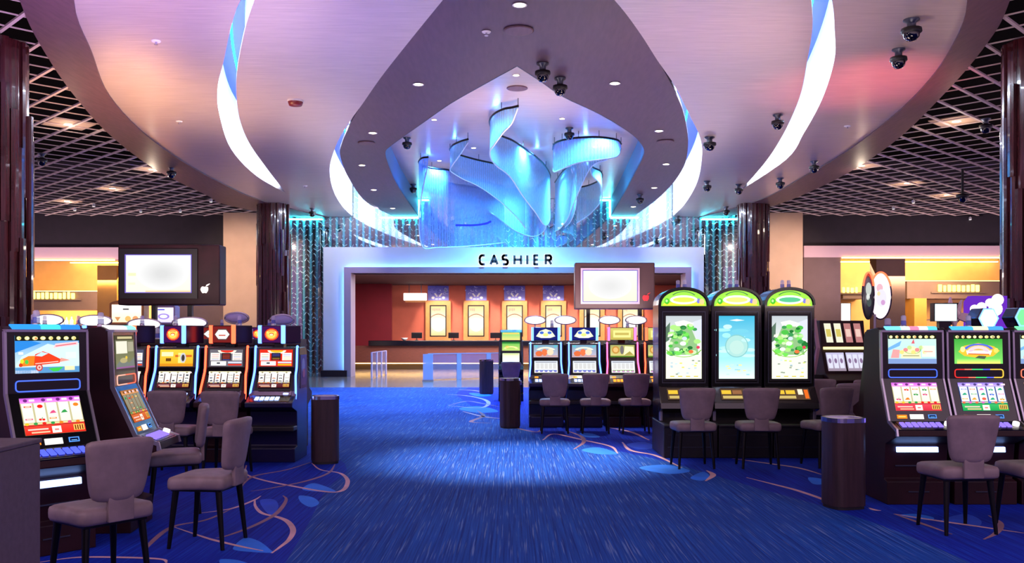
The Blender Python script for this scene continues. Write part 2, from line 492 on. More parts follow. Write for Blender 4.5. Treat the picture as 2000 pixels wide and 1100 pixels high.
M['swirl2'] = pbr('bronze_swirl_pile', (0.58, 0.42, 0.48), 0.8, nscale=3, namt=0.2)
M['leaf'] = pbr('sky_blue_leaf_pile', (0.10, 0.46, 0.92), 0.8, nscale=3, namt=0.15)
M['leaf2'] = pbr('mid_blue_leaf_pile', (0.06, 0.28, 0.80), 0.8, nscale=3, namt=0.15)
def mk_tile():
    m, nt, bs, out = newmat('polished_stone_floor')
    b = N(nt, 'ShaderNodeTexBrick'); b.inputs['Scale'].default_value = 1.0
    b.inputs['Color1'].default_value = (*lin((0.56, 0.48, 0.46)), 1); b.inputs['Color2'].default_value = (*lin((0.52, 0.45, 0.45)), 1)
    b.inputs['Mortar'].default_value = (*lin((0.40, 0.34, 0.36)), 1); b.inputs['Mortar Size'].default_value = 0.006
    b.inputs['Brick Width'].default_value = 0.9; b.inputs['Row Height'].default_value = 0.9
    b.offset = 0.0
    nt.links.new(coords(nt), b.inputs['Vector'])
    nt.links.new(b.outputs['Color'], bs.inputs['Base Color'])
    bs.inputs['Roughness'].default_value = 0.14
    return m
M['tile'] = mk_tile()
def mk_curtain():
    m, nt, bs, out = newmat('mirror_wall_with_teal_glass_strands')
    w = N(nt, 'ShaderNodeTexWave', wave_type='BANDS', bands_direction='X'); w.inputs['Scale'].default_value = 1.25
    w.inputs['Distortion'].default_value = 0.8; w.inputs['Detail'].default_value = 2
    nt.links.new(coords(nt, (1, 1, 0.02)), w.inputs['Vector'])
    tc = N(nt, 'ShaderNodeTexCoord'); sx = N(nt, 'ShaderNodeSeparateXYZ'); nt.links.new(tc.outputs['Object'], sx.inputs[0])
    pp = N(nt, 'ShaderNodeMath', operation='PINGPONG'); nt.links.new(sx.outputs[0], pp.inputs[0]); pp.inputs[1].default_value = 0.13
    nz = noise(nt, coords(nt, (4, 1, 2)), 1.0, 2)
    a1 = N(nt, 'ShaderNodeMath', operation='MULTIPLY_ADD'); nt.links.new(pp.outputs[0], a1.inputs[0]); a1.inputs[1].default_value = 0.9; nt.links.new(sx.outputs[2], a1.inputs[2])
    a2 = N(nt, 'ShaderNodeMath', operation='MULTIPLY_ADD'); nt.links.new(nz, a2.inputs[0]); a2.inputs[1].default_value = 0.35; nt.links.new(a1.outputs[0], a2.inputs[2])
    fr = N(nt, 'ShaderNodeMath', operation='PINGPONG'); nt.links.new(a2.outputs[0], fr.inputs[0]); fr.inputs[1].default_value = 0.10
    chev = ramp(nt, fr.outputs[0], [(0.012, (1, 1, 1)), (0.022, (0, 0, 0))])
    nb = noise(nt, coords(nt, (9, 1, 6)), 1.0, 2)
    nbr = ramp(nt, nb, [(0.45, (0, 0, 0)), (0.58, (1, 1, 1))])
    cm = N(nt, 'ShaderNodeMath', operation='MULTIPLY'); nt.links.new(chev, cm.inputs[0]); nt.links.new(nbr, cm.inputs[1])
    base = ramp(nt, w.outputs['Fac'], [(0.15, lin((0.05, 0.22, 0.36))), (0.55, lin((0.12, 0.48, 0.58))), (0.95, lin((0.40, 0.80, 0.86)))])
    mx = N(nt, 'ShaderNodeMix', data_type='RGBA')
    nt.links.new(cm.outputs[0], mx.inputs[0]); nt.links.new(base, mx.inputs[6]); mx.inputs[7].default_value = (*lin((0.85, 1.0, 1.0)), 1)
    nt.links.new(mx.outputs[2], bs.inputs['Base Color'])
    bs.inputs['Roughness'].default_value = 0.3
    gl = N(nt, 'ShaderNodeBsdfGlossy'); gl.inputs['Color'].default_value = (0.82, 0.90, 0.95, 1); gl.inputs['Roughness'].default_value = 0.015
    fac = ramp(nt, w.outputs['Fac'], [(0.15, (0.90,) * 3), (0.5, (0.72,) * 3), (0.9, (0.42,) * 3)])
    fm_ = N(nt, 'ShaderNodeMath', operation='SUBTRACT'); fm_.use_clamp = True; nt.links.new(fac, fm_.inputs[0]); cm2 = N(nt, 'ShaderNodeMath', operation='MULTIPLY'); nt.links.new(cm.outputs[0], cm2.inputs[0]); cm2.inputs[1].default_value = 0.6; nt.links.new(cm2.outputs[0], fm_.inputs[1])
    ms = N(nt, 'ShaderNodeMixShader'); nt.links.new(fm_.outputs[0], ms.inputs[0]); nt.links.new(bs.outputs[0], ms.inputs[1]); nt.links.new(gl.outputs[0], ms.inputs[2])
    nt.links.new(ms.outputs[0], out.inputs[0])
    return m
M['curtain'] = mk_curtain()
def mk_column():
    m, nt, bs, out = newmat('oxblood_lacquer_slats')
    f = noise(nt, coords(nt, (7, 7, 0.5)), 2.5, 5, 0.6)
    nt.links.new(ramp(nt, f, [(0.25, lin((0.10, 0.03, 0.05))), (0.75, lin((0.34, 0.14, 0.16)))]), bs.inputs['Base Color'])
    bs.inputs['Roughness'].default_value = 0.2; bs.inputs['Coat Weight'].default_value = 0.5
    return m
M['column'] = mk_column()
def mk_crystal(name, c1, c2, amin, amax, dens):
    m, nt, bs, out = newmat(name)
    a = N(nt, 'ShaderNodeAttribute'); a.attribute_name = 'Col'
    sx = N(nt, 'ShaderNodeSeparateXYZ'); nt.links.new(a.outputs['Vector'], sx.inputs[0])
    mu = N(nt, 'ShaderNodeMath', operation='MULTIPLY'); mu.inputs[1].default_value = dens; nt.links.new(sx.outputs[0], mu.inputs[0])
    si = N(nt, 'ShaderNodeMath', operation='SINE'); nt.links.new(mu.outputs[0], si.inputs[0])
    cb = N(nt, 'ShaderNodeCombineXYZ'); nt.links.new(mu.outputs[0], cb.inputs[0])
    mv = N(nt, 'ShaderNodeMath', operation='MULTIPLY'); mv.inputs[1].default_value = 22.0; nt.links.new(sx.outputs[1], mv.inputs[0]); nt.links.new(mv.outputs[0], cb.inputs[1])
    nz = noise(nt, cb.outputs[0], 0.9, 3, 0.7)
    ad = N(nt, 'ShaderNodeMath', operation='MULTIPLY_ADD'); nt.links.new(si.outputs[0], ad.inputs[0]); ad.inputs[1].default_value = 0.18; nt.links.new(nz, ad.inputs[2])
    al = N(nt, 'ShaderNodeMapRange'); nt.links.new(ad.outputs[0], al.inputs[0])
    al.inputs[1].default_value = 0.3; al.inputs[2].default_value = 0.75; al.inputs[3].default_value = amin; al.inputs[4].default_value = amax
    # beads thin out towards the foot of each strand
    fall = N(nt, 'ShaderNodeMapRange'); nt.links.new(sx.outputs[1], fall.inputs[0])
    fall.inputs[1].default_value = 0.0; fall.inputs[2].default_value = 1.0; fall.inputs[3].default_value = 1.0; fall.inputs[4].default_value = 0.62
    m2 = N(nt, 'ShaderNodeMath', operation='MULTIPLY'); nt.links.new(al.outputs[0], m2.inputs[0]); nt.links.new(fall.outputs[0], m2.inputs[1])
    nt.links.new(ramp(nt, nz, [(0.3, lin(c1)), (0.7, lin(c2))]), bs.inputs['Base Color'])
    bs.inputs['Roughness'].default_value = 0.25
    tr = N(nt, 'ShaderNodeBsdfTranslucent'); tr.inputs[0].default_value = (*lin(c2), 1)
    mt = N(nt, 'ShaderNodeMixShader'); mt.inputs[0].default_value = 0.5
    nt.links.new(bs.outputs[0], mt.inputs[1]); nt.links.new(tr.outputs[0], mt.inputs[2])
    tp = N(nt, 'ShaderNodeBsdfTransparent')
    mo = N(nt, 'ShaderNodeMixShader'); nt.links.new(m2.outputs[0], mo.inputs[0])
    nt.links.new(tp.outputs[0], mo.inputs[1]); nt.links.new(mt.outputs[0], mo.inputs[2])
    nt.links.new(mo.outputs[0], out.inputs[0])
    return m
M['crystal'] = mk_crystal('pale_crystal_strands', (0.35, 0.68, 0.92), (0.72, 0.92, 1.0), 0.62, 1.0, 700)
M['crystalblue'] = mk_crystal('blue_crystal_strands', (0.30, 0.45, 0.90), (0.60, 0.75, 1.0), 0.5, 0.92, 700)
# ================================================================== THE SETTING
Z0 = 6.05; Z2 = 6.75; YW = 35.0
V2 = lambda p: Vector((p[0], p[1], 0))
def zc(pts, z=Z0): return [V2(onz(x, y, z)) for x, y in pts]

# ---- floor: carpet field, patterned borders, polished stone strip
def fl(pts, ox, oy, s): return [V2(onz(ox + x / s, oy + y / s, 0.0)) for x, y in pts]
YC = 27.8
left_edge = [Vector((-1.2, 0, 0)), Vector((-1.45, 4.5, 0)), Vector((-1.72, 7.6, 0)), Vector((-1.95, 9.6, 0)), Vector((-2.1, 11.6, 0)), Vector((-3.6, 15, 0)), Vector((-5.6, 20, 0)), Vector((-6.6, 25, 0)), Vector((-7.0, YC, 0))]
right_edge = [Vector((3.2, 0, 0)), Vector((3.3, 5, 0)), Vector((3.25, 7.2, 0)), Vector((3.0, 8.6, 0)), Vector((2.6, 9.8, 0)), Vector((1.85, 12.1, 0)), Vector((0.45, 14.9, 0)), Vector((-0.5, 18.5, 0)), Vector((-1.1, 22.0, 0)), Vector((-1.5, 25.0, 0)), Vector((-1.3, YC, 0))]
left_edge = smooth_path(left_edge, 4); right_edge = smooth_path(right_edge, 4)
fm = MB()
fm.poly([left_edge + right_edge[::-1]], 0, 0, flip=False)
fm.poly([[Vector((-22, 0, 0)), *left_edge, Vector((-22, YC, 0))]], 0, 1, flip=False)
fm.poly([[*right_edge, Vector((22, YC, 0)), Vector((22, 0, 0))]], 0, 1, flip=False)
fm.poly([[Vector((-22, YC, 0)), Vector((22, YC, 0)), Vector((22, 47, 0)), Vector((-22, 47, 0))]], 0, 2, flip=False)
def swirl(pts, w, mi, z, taper=True):
    p = smooth_path(pts, 8); n = len(p)
    L = []; R = []
    for i, q in enumerate(p):
        d = p[min(i + 1, n - 1)] - p[max(i - 1, 0)]; d.normalize()
        t = i / (n - 1)
        ww = w * (0.25 + 0.75 * math.sin(PI * min(max(t, 0.03), 0.97))) if taper else w
        nn = Vector((-d.y, d.x, 0)) * ww
        L.append(q + nn); R.append(q - nn)
    v = [(q.x, q.y, z) for q in L] + [(q.x, q.y, z) for q in R]
    fm.add(v, [(i, n + i, n + i + 1, i + 1) for i in range(n - 1)], mi)
def leaf(pts, mi, z):
    fm.poly([smooth_path(pts, 5, closed=True)], z, mi, flip=False)
zl, zs, zt = 0.0006, 0.0012, 0.0018
A = (400, 940, 6.667)
leaf(fl([(380, 850), (520, 740), (700, 780), (850, 890), (860, 935), (420, 905)], *A), 5, zl)
leaf(fl([(1230, 190), (1400, 210), (1490, 285), (1380, 340), (1250, 275)], *A), 5, zl)
leaf(fl([(720, 250), (900, 240), (960, 330), (880, 440), (780, 380)], *A), 6, zl)
swirl(fl([(650, 240), (660, 330), (750, 420), (950, 470), (1080, 530), (1150, 640), (1100, 760), (980, 860), (870, 940)], *A), 0.026, 3, zs)
swirl(fl([(1020, 190), (1060, 240), (1000, 350), (880, 460), (600, 600), (300, 710), (150, 745)], *A), 0.024, 4, zt)
swirl(fl([(-400, 600), (0, 735), (200, 790), (500, 860), (760, 910)], *A), 0.020, 3, zt)
swirl(fl([(730, 195), (640, 250), (400, 345), (200, 385), (-150, 430)], *A), 0.020, 3, zt)
B = (0, 820, 2.857)
swirl(fl([(1375, 255), (1370, 300), (1440, 330), (1600, 365), (1870, 405), (1940, 350), (1900, 300), (1790, 280), (1740, 243)], *B), 0.026, 3, zs)
swirl(fl([(1870, 250), (1830, 300), (1700, 345), (1500, 385), (1400, 400)], *B), 0.024, 4, zt)
swirl(fl([(1350, 408), (1350, 365), (1420, 315), (1600, 280), (1735, 238)], *B), 0.024, 4, zt)
leaf(fl([(1690, 392), (1740, 355), (1810, 370), (1870, 403)], *B), 5, zl)
swirl(fl([(810, 750), (830, 700), (960, 600), (1150, 560), (1290, 500)], *B), 0.024, 4, zt)
swirl(fl([(200, 800), (430, 770), (700, 770), (900, 780), (930, 800)], *B), 0.022, 3, zt)
leaf(fl([(1230, 780), (1330, 785), (1400, 815), (1250, 815)], *B), 5, zl)
C = (600, 720, 2.5)
swirl(fl([(685, 128), (770, 132), (860, 150), (885, 172), (840, 192), (690, 182)], *C), 0.05, 3, zs)
swirl(fl([(690, 180), (780, 160), (860, 172), (935, 186)], *C), 0.05, 4, zt)
swirl(fl([(760, 210), (860, 235), (945, 245)], *C), 0.045, 3, zt)
swirl(fl([(830, 205), (860, 232), (800, 260), (900, 268)], *C), 0.045, 4, zt)
swirl(fl([(740, 104), (820, 108), (900, 125)], *C), 0.05, 3, zs)
leaf(fl([(790, 120), (860, 122), (900, 132), (830, 136)], *C), 5, zl)
leaf(fl([(740, 196), (830, 184), (900, 195), (930, 212), (820, 215)], *C), 5, zl)
swirl(fl([(1150, 350), (1205, 320), (1350, 350), (1480, 380), (1517, 415)], *C), 0.034, 3, zs)
swirl(fl([(1302, 395), (1350, 360), (1335, 330), (1270, 305)], *C), 0.034, 4, zt)
leaf(fl([(1340, 398), (1420, 385), (1515, 416), (1420, 418)], *C), 5, zl)
leaf(fl([(1330, 316), (1390, 318), (1430, 335), (1360, 335)], *C), 5, zl)
swirl(fl([(1538, 360), (1580, 400), (1700, 425), (1830, 485)], *C), 0.034, 3, zs)
leaf(fl([(1560, 370), (1650, 360), (1700, 385), (1620, 395)], *C), 6, zl)
swirl(fl([(1470, 288), (1580, 310), (1670, 350)], *C), 0.034, 3, zs)
swirl(fl([(1945, 550), (1982, 520), (1950, 498)], *C), 0.034, 3, zs)
leaf(fl([(1620, 485), (1750, 470), (1870, 500), (1760, 515)], *C), 5, zl)
leaf(fl([(1870, 535), (1930, 505), (1965, 525), (1930, 548)], *C), 5, zl)
swirl(fl([(1000, 285), (1060, 300), (1120, 310), (1140, 300)], *C), 0.036, 4, zs)
D_ = (1560, 760, 3.236)
swirl(fl([(-420, 440), (-200, 470), (0, 500), (165, 547)], *D_), 0.030, 3, zs)
swirl(fl([(-330, 560), (-150, 605), (0, 645), (180, 710), (255, 765)], *D_), 0.030, 3, zs)
swirl(fl([(600, 790), (800, 822), (1150, 872), (1424, 912)], *D_), 0.026, 3, zs)
swirl(fl([(600, 790), (760, 845), (970, 920)], *D_), 0.022, 4, zt)
swirl(fl([(1200, 800), (1275, 850), (1250, 910), (1170, 952)], *D_), 0.026, 4, zt)
swirl(fl([(445, 752), (480, 765), (520, 770)], *D_), 0.026, 3, zs)
leaf(fl([(900, 830), (1050, 790), (1150, 830), (1130, 870), (1000, 850)], *D_), 6, zl)
leaf(fl([(60, 560), (150, 570), (160, 600), (90, 600)], *D_), 5, zl)
leaf(fl([(640, 800), (740, 790), (850, 812), (820, 830)], *D_), 5, zl)
struct('floor', fm, [M['carpet'], M['carpetb'], M['tile'], M['swirl'], M['swirl2'], M['leaf'], M['leaf2']])

# ---- the big almond-shaped ceiling
def curveY(pre, pts, post): return smooth_path([Vector((a, b, 0)) for a, b in pre] + zc(pts) + [Vector((a, b, 0)) for a, b in post], 5)
inL = curveY([(-0.0, 7.0), (-2.3, 7.7), (-4.3, 9.5)], [(145, 0), (180, 102), (215, 187), (285, 262), (370, 322), (440, 360)], [(-8.4, 29.8), (-7.85, 32.4), (-7.0, YW)])
outL = curveY([(-0.0, 6.3), (-2.9, 7.0), (-5.1, 9.1)], [(40, 0), (90, 103), (150, 190), (220, 266), (310, 333), (410, 383)], [(-9.85, 31.0), (-9.2, 33.2), (-8.0, YW)])
inR = curveY([(0.0, 7.0), (2.4, 7.7), (4.5, 9.5)], [(1889, 0), (1856, 94), (1803, 168), (1730, 237), (1640, 303), (1562, 348)], [(8.25, 29.4), (7.85, 32.2), (7.1, YW)])
outR = curveY([(0.0, 6.3), (2.9, 7.0), (5.2, 9.1)], [(1971, 0), (1930, 78), (1852, 172), (1750, 272), (1656, 336), (1575, 376)], [(9.1, 31.0), (8.7, 33.0), (7.95, YW)])
# inner spade: outline of the raised light gap (outer side) and of the purple plate
tip = Vector((0.10, 9.3, 0))
upL = [tip, Vector((-0.25, 10.4, 0))] + zc([(865, 0), (800, 80), (745, 150), (708, 203)])
upR = [tip, Vector((0.52, 10.4, 0))] + zc([(1200, 0), (1250, 65), (1284, 118)])
goL = zc([(683, 238), (657, 283), (644, 330), (651, 372), (668, 402)]) + [Vector((-6.05, YW, 0))]
giL = zc([(686, 240), (667, 283), (665, 308), (681, 348), (715, 395)]) + [Vector((-4.5, YW, 0))]
goR = zc([(1318, 168), (1346, 224), (1367, 268), (1371, 305), (1362, 355), (1340, 395)]) + [Vector((6.1, YW, 0))]
giR = zc([(1312, 168), (1335, 222), (1344, 285), (1331, 335), (1290, 384)]) + [Vector((4.62, YW, 0))]
NS = 6
spadeL = smooth_path(upL + goL, NS); spadeR = smooth_path(upR + goR, NS)
plateL = smooth_path(upL + giL, NS); plateR = smooth_path(upR + giR, NS)
kL = NS * len(upL); kR = NS * len(upR)
gapoL, gapiL = spadeL[kL:], plateL[kL:]
gapoR, gapiR = spadeR[kR:], plateR[kR:]
holeL = smooth_path(zc([(1010, 130), (945, 166), (880, 203), (830, 238), (790, 266), (764, 285), (753, 297), (757, 318), (770, 350), (790, 384)]) + [Vector((-3.55, YW, 0))], 4)
holeR = smooth_path(zc([(1010, 130), (1056, 160), (1100, 190), (1168, 222), (1214, 249), (1241, 269), (1256, 288), (1256, 306), (1236, 346), (1215, 385)]) + [Vector((3.75, YW, 0))], 4)
slotL_o = smooth_path([Vector((-3.05, 11.3, 0))] + zc([(470, 0), (451, 55), (437, 120), (425, 172), (429, 225), (452, 292), (500, 343), (558, 377)]), 5)
slotL_i = smooth_path([Vector((-3.05, 11.3, 0))] + zc([(497, 0), (478, 60), (463, 140), (462, 192), (470, 240), (490, 285), (528, 338), (558, 377)]), 5)
slotR_o = smooth_path([Vector((3.55, 11.0, 0))] + zc([(1622, -10), (1630, 60), (1629, 120), (1605, 195), (1570, 260), (1535, 312), (1448, 371)]), 5)
slotR_i = smooth_path([Vector((3.55, 11.0, 0))] + zc([(1584, -10), (1587, 55), (1577, 118), (1562, 190), (1530, 262), (1494, 318), (1448, 371)]), 5)

def slab(name, loops, z, t, mats, mi=0):
    mb = MB(); mb.poly(loops, z, 0)
    for l in loops: mb.wall(l, z, z + t, 0, closed=True, smooth=False)
    return struct(name, mb, mats)
outer = inL[1:] + spadeL[::-1] + spadeR[1:] + inR[::-1][:-1]
# outer loop: near tip -> left rim -> wall -> up the spade -> down the spade -> wall -> right rim
outer = [Vector((0, 7.0, 0))] + inL[1:] + spadeL[::-1] + spadeR[1:] + inR[::-1][:-1]
slab('ceiling', [outer, slotL_o + slotL_i[::-1][1:-1], slotR_o + slotR_i[::-1][1:-1]], Z0, 0.05, M['metal'])
mb = MB()
mb.poly([outL + inL[::-1]], Z0 - 0.03, 0); mb.poly([outR + inR[::-1]], Z0 - 0.03, 0)
mb.wall(outL, Z0 - 0.03, Z0 + 0.3, 0); mb.wall(outR, Z0 - 0.03, Z0 + 0.3, 0)
mb.wall(inL, Z0 - 0.03, Z0 + 0.02, 0); mb.wall(inR, Z0 - 0.03, Z0 + 0.02, 0)
struct('trim_1', mb, M['soffit'])
plate = plateL + holeL[::-1] + holeR[1:] + plateR[::-1][:-1]
slab('ceiling.001', [plate], Z0 + 0.008, 0.05, M['plate'])

def cove(name, out_, in_, sgn, h, roofmat):
    n = 40
    def res(p):
        L = [0]
        for a, b in zip(p, p[1:]): L.append(L[-1] + (b - a).length)
        r = []
        for k in range(n + 1):
            t = L[-1] * k / n; j = 0
            while j < len(L) - 2 and L[j + 1] < t: j += 1
            u = (t - L[j]) / max(L[j + 1] - L[j], 1e-6)
            r.append(p[j].lerp(p[j + 1], min(u, 1)))
        return r
    return res(out_), res(in_)
def make_cove(idx, out_, in_, sgn, h, open_end, over):
    o_, i_ = cove('', out_, in_, sgn, h, None)
    n = len(o_)
    i2 = [p + Vector((sgn * over * (min(1, 4 * k / n) if open_end else min(1, 4 * k / n, 4 * (n - 1 - k) / n)), 0, 0)) for k, p in enumerate(i_)]
    mb = MB()
    mb.wall(o_, Z0 + 0.0, Z0 + h, 0)
    mb.wall(i2, Z0 + 0.05, Z0 + h, 0)
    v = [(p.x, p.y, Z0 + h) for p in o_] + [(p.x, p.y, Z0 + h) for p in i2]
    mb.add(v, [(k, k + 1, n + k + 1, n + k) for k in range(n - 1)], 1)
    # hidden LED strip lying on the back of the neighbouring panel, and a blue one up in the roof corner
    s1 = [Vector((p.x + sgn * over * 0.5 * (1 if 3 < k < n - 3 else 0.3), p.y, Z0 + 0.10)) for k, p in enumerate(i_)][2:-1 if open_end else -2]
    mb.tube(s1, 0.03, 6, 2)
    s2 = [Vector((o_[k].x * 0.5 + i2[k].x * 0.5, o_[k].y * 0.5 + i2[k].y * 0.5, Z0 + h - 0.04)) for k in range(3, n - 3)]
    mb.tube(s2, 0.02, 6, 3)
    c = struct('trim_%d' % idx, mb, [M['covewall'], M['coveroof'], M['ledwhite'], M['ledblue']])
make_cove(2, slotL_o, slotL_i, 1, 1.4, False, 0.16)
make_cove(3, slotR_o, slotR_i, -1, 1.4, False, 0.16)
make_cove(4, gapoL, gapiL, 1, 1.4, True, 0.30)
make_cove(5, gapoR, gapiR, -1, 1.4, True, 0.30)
# inner recess above the chandelier
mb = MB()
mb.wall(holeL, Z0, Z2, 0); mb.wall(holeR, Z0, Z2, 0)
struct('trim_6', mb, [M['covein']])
hl2 = holeL + holeR[::-1][:-1]
mb = MB(); mb.poly([hl2], Z2, 0)
struct('ceiling.002', mb, M['metal'])
# black void deck above everything
mb = MB(); mb.box(-24, 24, 3, 36, 8.2, 8.3)
struct('ceiling.003', mb, M['deck'])

# ---- open lattice ceiling either side
def inside(p, poly):
    c = False; n = len(poly)
    for i in range(n):
        a, b = poly[i], poly[(i + 1) % n]
        if (a.y > p[1]) != (b.y > p[1]) and p[0] < (b.x - a.x) * (p[1] - a.y) / (b.y - a.y) + a.x: c = not c
    return c
rimpoly = [p for p in outL] + outR[::-1][:-1]
ZG = 6.08; SP = 0.61
mb = MB()
def beam(p, q, w, z0, z1):
    d = (q - p).normalized(); nn = Vector((-d.y, d.x, 0)) * w / 2
    v = [p + nn, q + nn, q - nn, p - nn]
    mb.prism_z([(a.x, a.y) for a in v], z0, z1)
for fam in (0, 1):
    for sgn in (-1, 1):
        d = Vector((-sgn if fam else sgn, 1, 0)).normalized()   # fam 0 runs outwards with depth
        nrm = Vector((d.y, -d.x, 0))
        for k in range(-60, 61):
            o = nrm * (k * SP)
            run = None; t = -45.0
            while t < 60:
                p = o + d * t
                ok = (8 < p.y < 34.9) and (abs(p.x) < 19) and p.x * sgn > 4.5 and not inside((p.x, p.y), rimpoly)
                if ok and run is None: run = p
                if (not ok) and run is not None:
                    if (p - run).length > 0.4: beam(run, p, 0.055 if fam == 0 else 0.022, ZG + (0 if fam == 0 else 0.012), ZG + 0.03)
                    run = None
                t += 0.12
struct('ceiling.004', mb, M['lattice'])

# ---- back wall of glass strands (reflective), with lit top cove
PX0, PX1 = at(634, 0, YW).x, at(1372, 0, YW).x
ZP = at(0, 484, YW).z
mb = MB()
for xa, xb, za in ((-8.6, PX0 + 0.1, 0.0), (PX0 + 0.1, PX1 - 0.1, ZP - 0.1), (PX1 - 0.1, 8.8, 0.0)):
    n = int((xb - xa) / 0.04)
    pts = [Vector((xa + (xb - xa) * i / n, 0, 0)) for i in range(n + 1)]
    for q in pts: q.y = YW + 0.06
    mb.wall(pts, za, 7.6, 0)
struct('wall_back', mb, M['curtain'])
mb = MB()
mb.box(-8.5, -7.2, YW - 0.06, YW - 0.02, Z0 - 0.10, Z0 - 0.07); mb.box(7.2, 8.6, YW - 0.06, YW - 0.02, Z0 - 0.10, Z0 - 0.07)
mb.box(-5.0, -3.55, YW - 0.05, YW - 0.02, Z0 - 0.05, Z0 - 0.01); mb.box(3.75, 4.8, YW - 0.05, YW - 0.02, Z0 - 0.05, Z0 - 0.01)
mb.box(-3.58, -3.5, YW - 0.05, YW - 0.02, Z0, Z2 - 0.05); mb.box(3.70, 3.78, YW - 0.05, YW - 0.02, Z0, Z2 - 0.05)
mb.box(-3.5, -3.15, YW - 0.05, YW - 0.02, Z2 - 0.08, Z2 - 0.04); mb.box(3.35, 3.7, YW - 0.05, YW - 0.02, Z2 - 0.08, Z2 - 0.04)
struct('trim_7', mb, M['ledteal'])

# ---- side bulkheads, shop fronts
mb = MB()
mb.box(-24, -8.6, YW, YW + 0.4, 4.86, 8.2)          # dark plum bulkhead left
struct('wall_left', mb, M['darkwall'])
mb = MB()
mb.box(8.8, 24, YW, YW + 0.4, 4.92, 8.2)
struct('wall_right', mb, M['darkwall'])
def block(name, x0, x1, y0, y1, z0, z1, m):
    b = MB(); b.box(x0, x1, y0, y1, z0, z1); return struct(name, b, m)
# cream full-height piers beside the far columns
block('wall_left.001', at(436, 0, 34).x, at(508, 0, 34).x, 34.0, 35.4, 0, 6.08, M['cream'])
block('wall_right.001', at(1497, 0, 34).x, at(1568, 0, 34).x, 34.0, 35.4, 0, 6.08, M['cream'])
# left bay
block('trim_8', -24, at(436, 0, YW).x, YW - 0.15, YW + 0.5, 4.42, 4.88, M['fascia'])
block('wall_left.002', -24, -8.4, 42.0, 42.3, 0, 5.4, M['gold'])
block('ceiling.005', -24, -8.4, YW + 0.3, 42.0, 4.90, 5.0, M['ochre'])
block('wall_left.003', -24, at(205, 0, 41).x, 40.6, 41.9, at(0, 606, 41).z, at(0, 570, 41).z, M['brownwall'])
block('wall_left.004', at(190, 0, 38).x, at(228, 0, 38).x, 38.0, 38.6, 0, 4.42, M['ochre'])
block('wall_left.005', at(340, 0, YW).x, at(440, 0, YW).x, YW, YW + 0.3, 0, 4.5, M['brownwall'])
block('wall_left.006', -8.6, -8.4, YW, 42, 0, 5.4, M['brownwall'])
# right bay
block('trim_9', at(1568, 0, YW).x, 24, YW - 0.15, YW + 0.5, 4.50, 4.94, M['fascia'])
block('wall_right.002', at(1568, 0, YW).x, at(1640, 0, YW).x, YW - 0.1, YW + 0.5, 0, 4.5, M['brownwall'])
block('wall_right.003', 8.6, 24, 42.0, 42.3, 0, 5.4, M['gold'])
block('ceiling.006', 8.6, 24, YW + 0.3, 42.0, 4.94, 5.04, M['ochre'])
block('wall_right.004', at(1764, 0, 41).x, at(1985, 0, 41).x, 40.6, 41.9, at(0, 584, 41).z, at(0, 550, 41).z, M['brownwall'])
block('wall_right.005', at(1640, 0, 41).x, at(1690, 0, 41).x, 40.6, 41.9, at(0, 584, 41).z, at(0, 572, 41).z, M['brownwall'])
block('wall_right.006', at(1706, 0, 38.5).x, at(1762, 0, 38.5).x, 38.2, 38.9, 0, 4.9, M['brownwall'])
block('wall_right.007', at(1782, 0, 40.4).x, at(1806, 0, 40.4).x, 40.2, 41.9, 0, at(0, 584, 41).z, M['ochre'])
# LED coves of the two bays (warm)
mb = MB()
mb.box(-24, at(228, 0, YW).x, YW - 0.2, YW - 0.155, 4.37, 4.41)
mb.box(at(1641, 0, YW).x, 24, YW - 0.2, YW - 0.155, 4.46, 4.50)
mb.box(-24, at(200, 0, 41).x, 41.2, 41.3, at(0, 570, 41).z + 0.01, at(0, 570, 41).z + 0.05)
mb.box(at(1766, 0, 41).x, at(1965, 0, 41).x, 41.2, 41.3, at(0, 550, 41).z + 0.01, at(0, 550, 41).z + 0.05)
mb.box(-20, -14.6, 41.7, 41.8, 4.80, 4.84); mb.box(14.0, 22, 41.7, 41.8, 4.84, 4.88)
struct('trim_10', mb, M['glowwarm'])

# ---- the cashier hall behind the portal
PX0, PX1 = at(634, 0, YW).x, at(1372, 0, YW).x
OX0, OX1 = at(689, 0, YW).x, at(1335, 0, YW).x
ZP = at(0, 484, YW).z; ZO = at(0, 535, YW).z
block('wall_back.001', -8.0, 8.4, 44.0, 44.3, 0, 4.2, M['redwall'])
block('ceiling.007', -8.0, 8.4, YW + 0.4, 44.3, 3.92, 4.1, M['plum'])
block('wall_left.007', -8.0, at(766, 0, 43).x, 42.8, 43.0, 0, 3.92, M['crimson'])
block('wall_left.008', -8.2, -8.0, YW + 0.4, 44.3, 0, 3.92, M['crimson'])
block('wall_right.008', 8.4, 8.6, YW + 0.4, 44.3, 0, 3.92, M['crimson'])
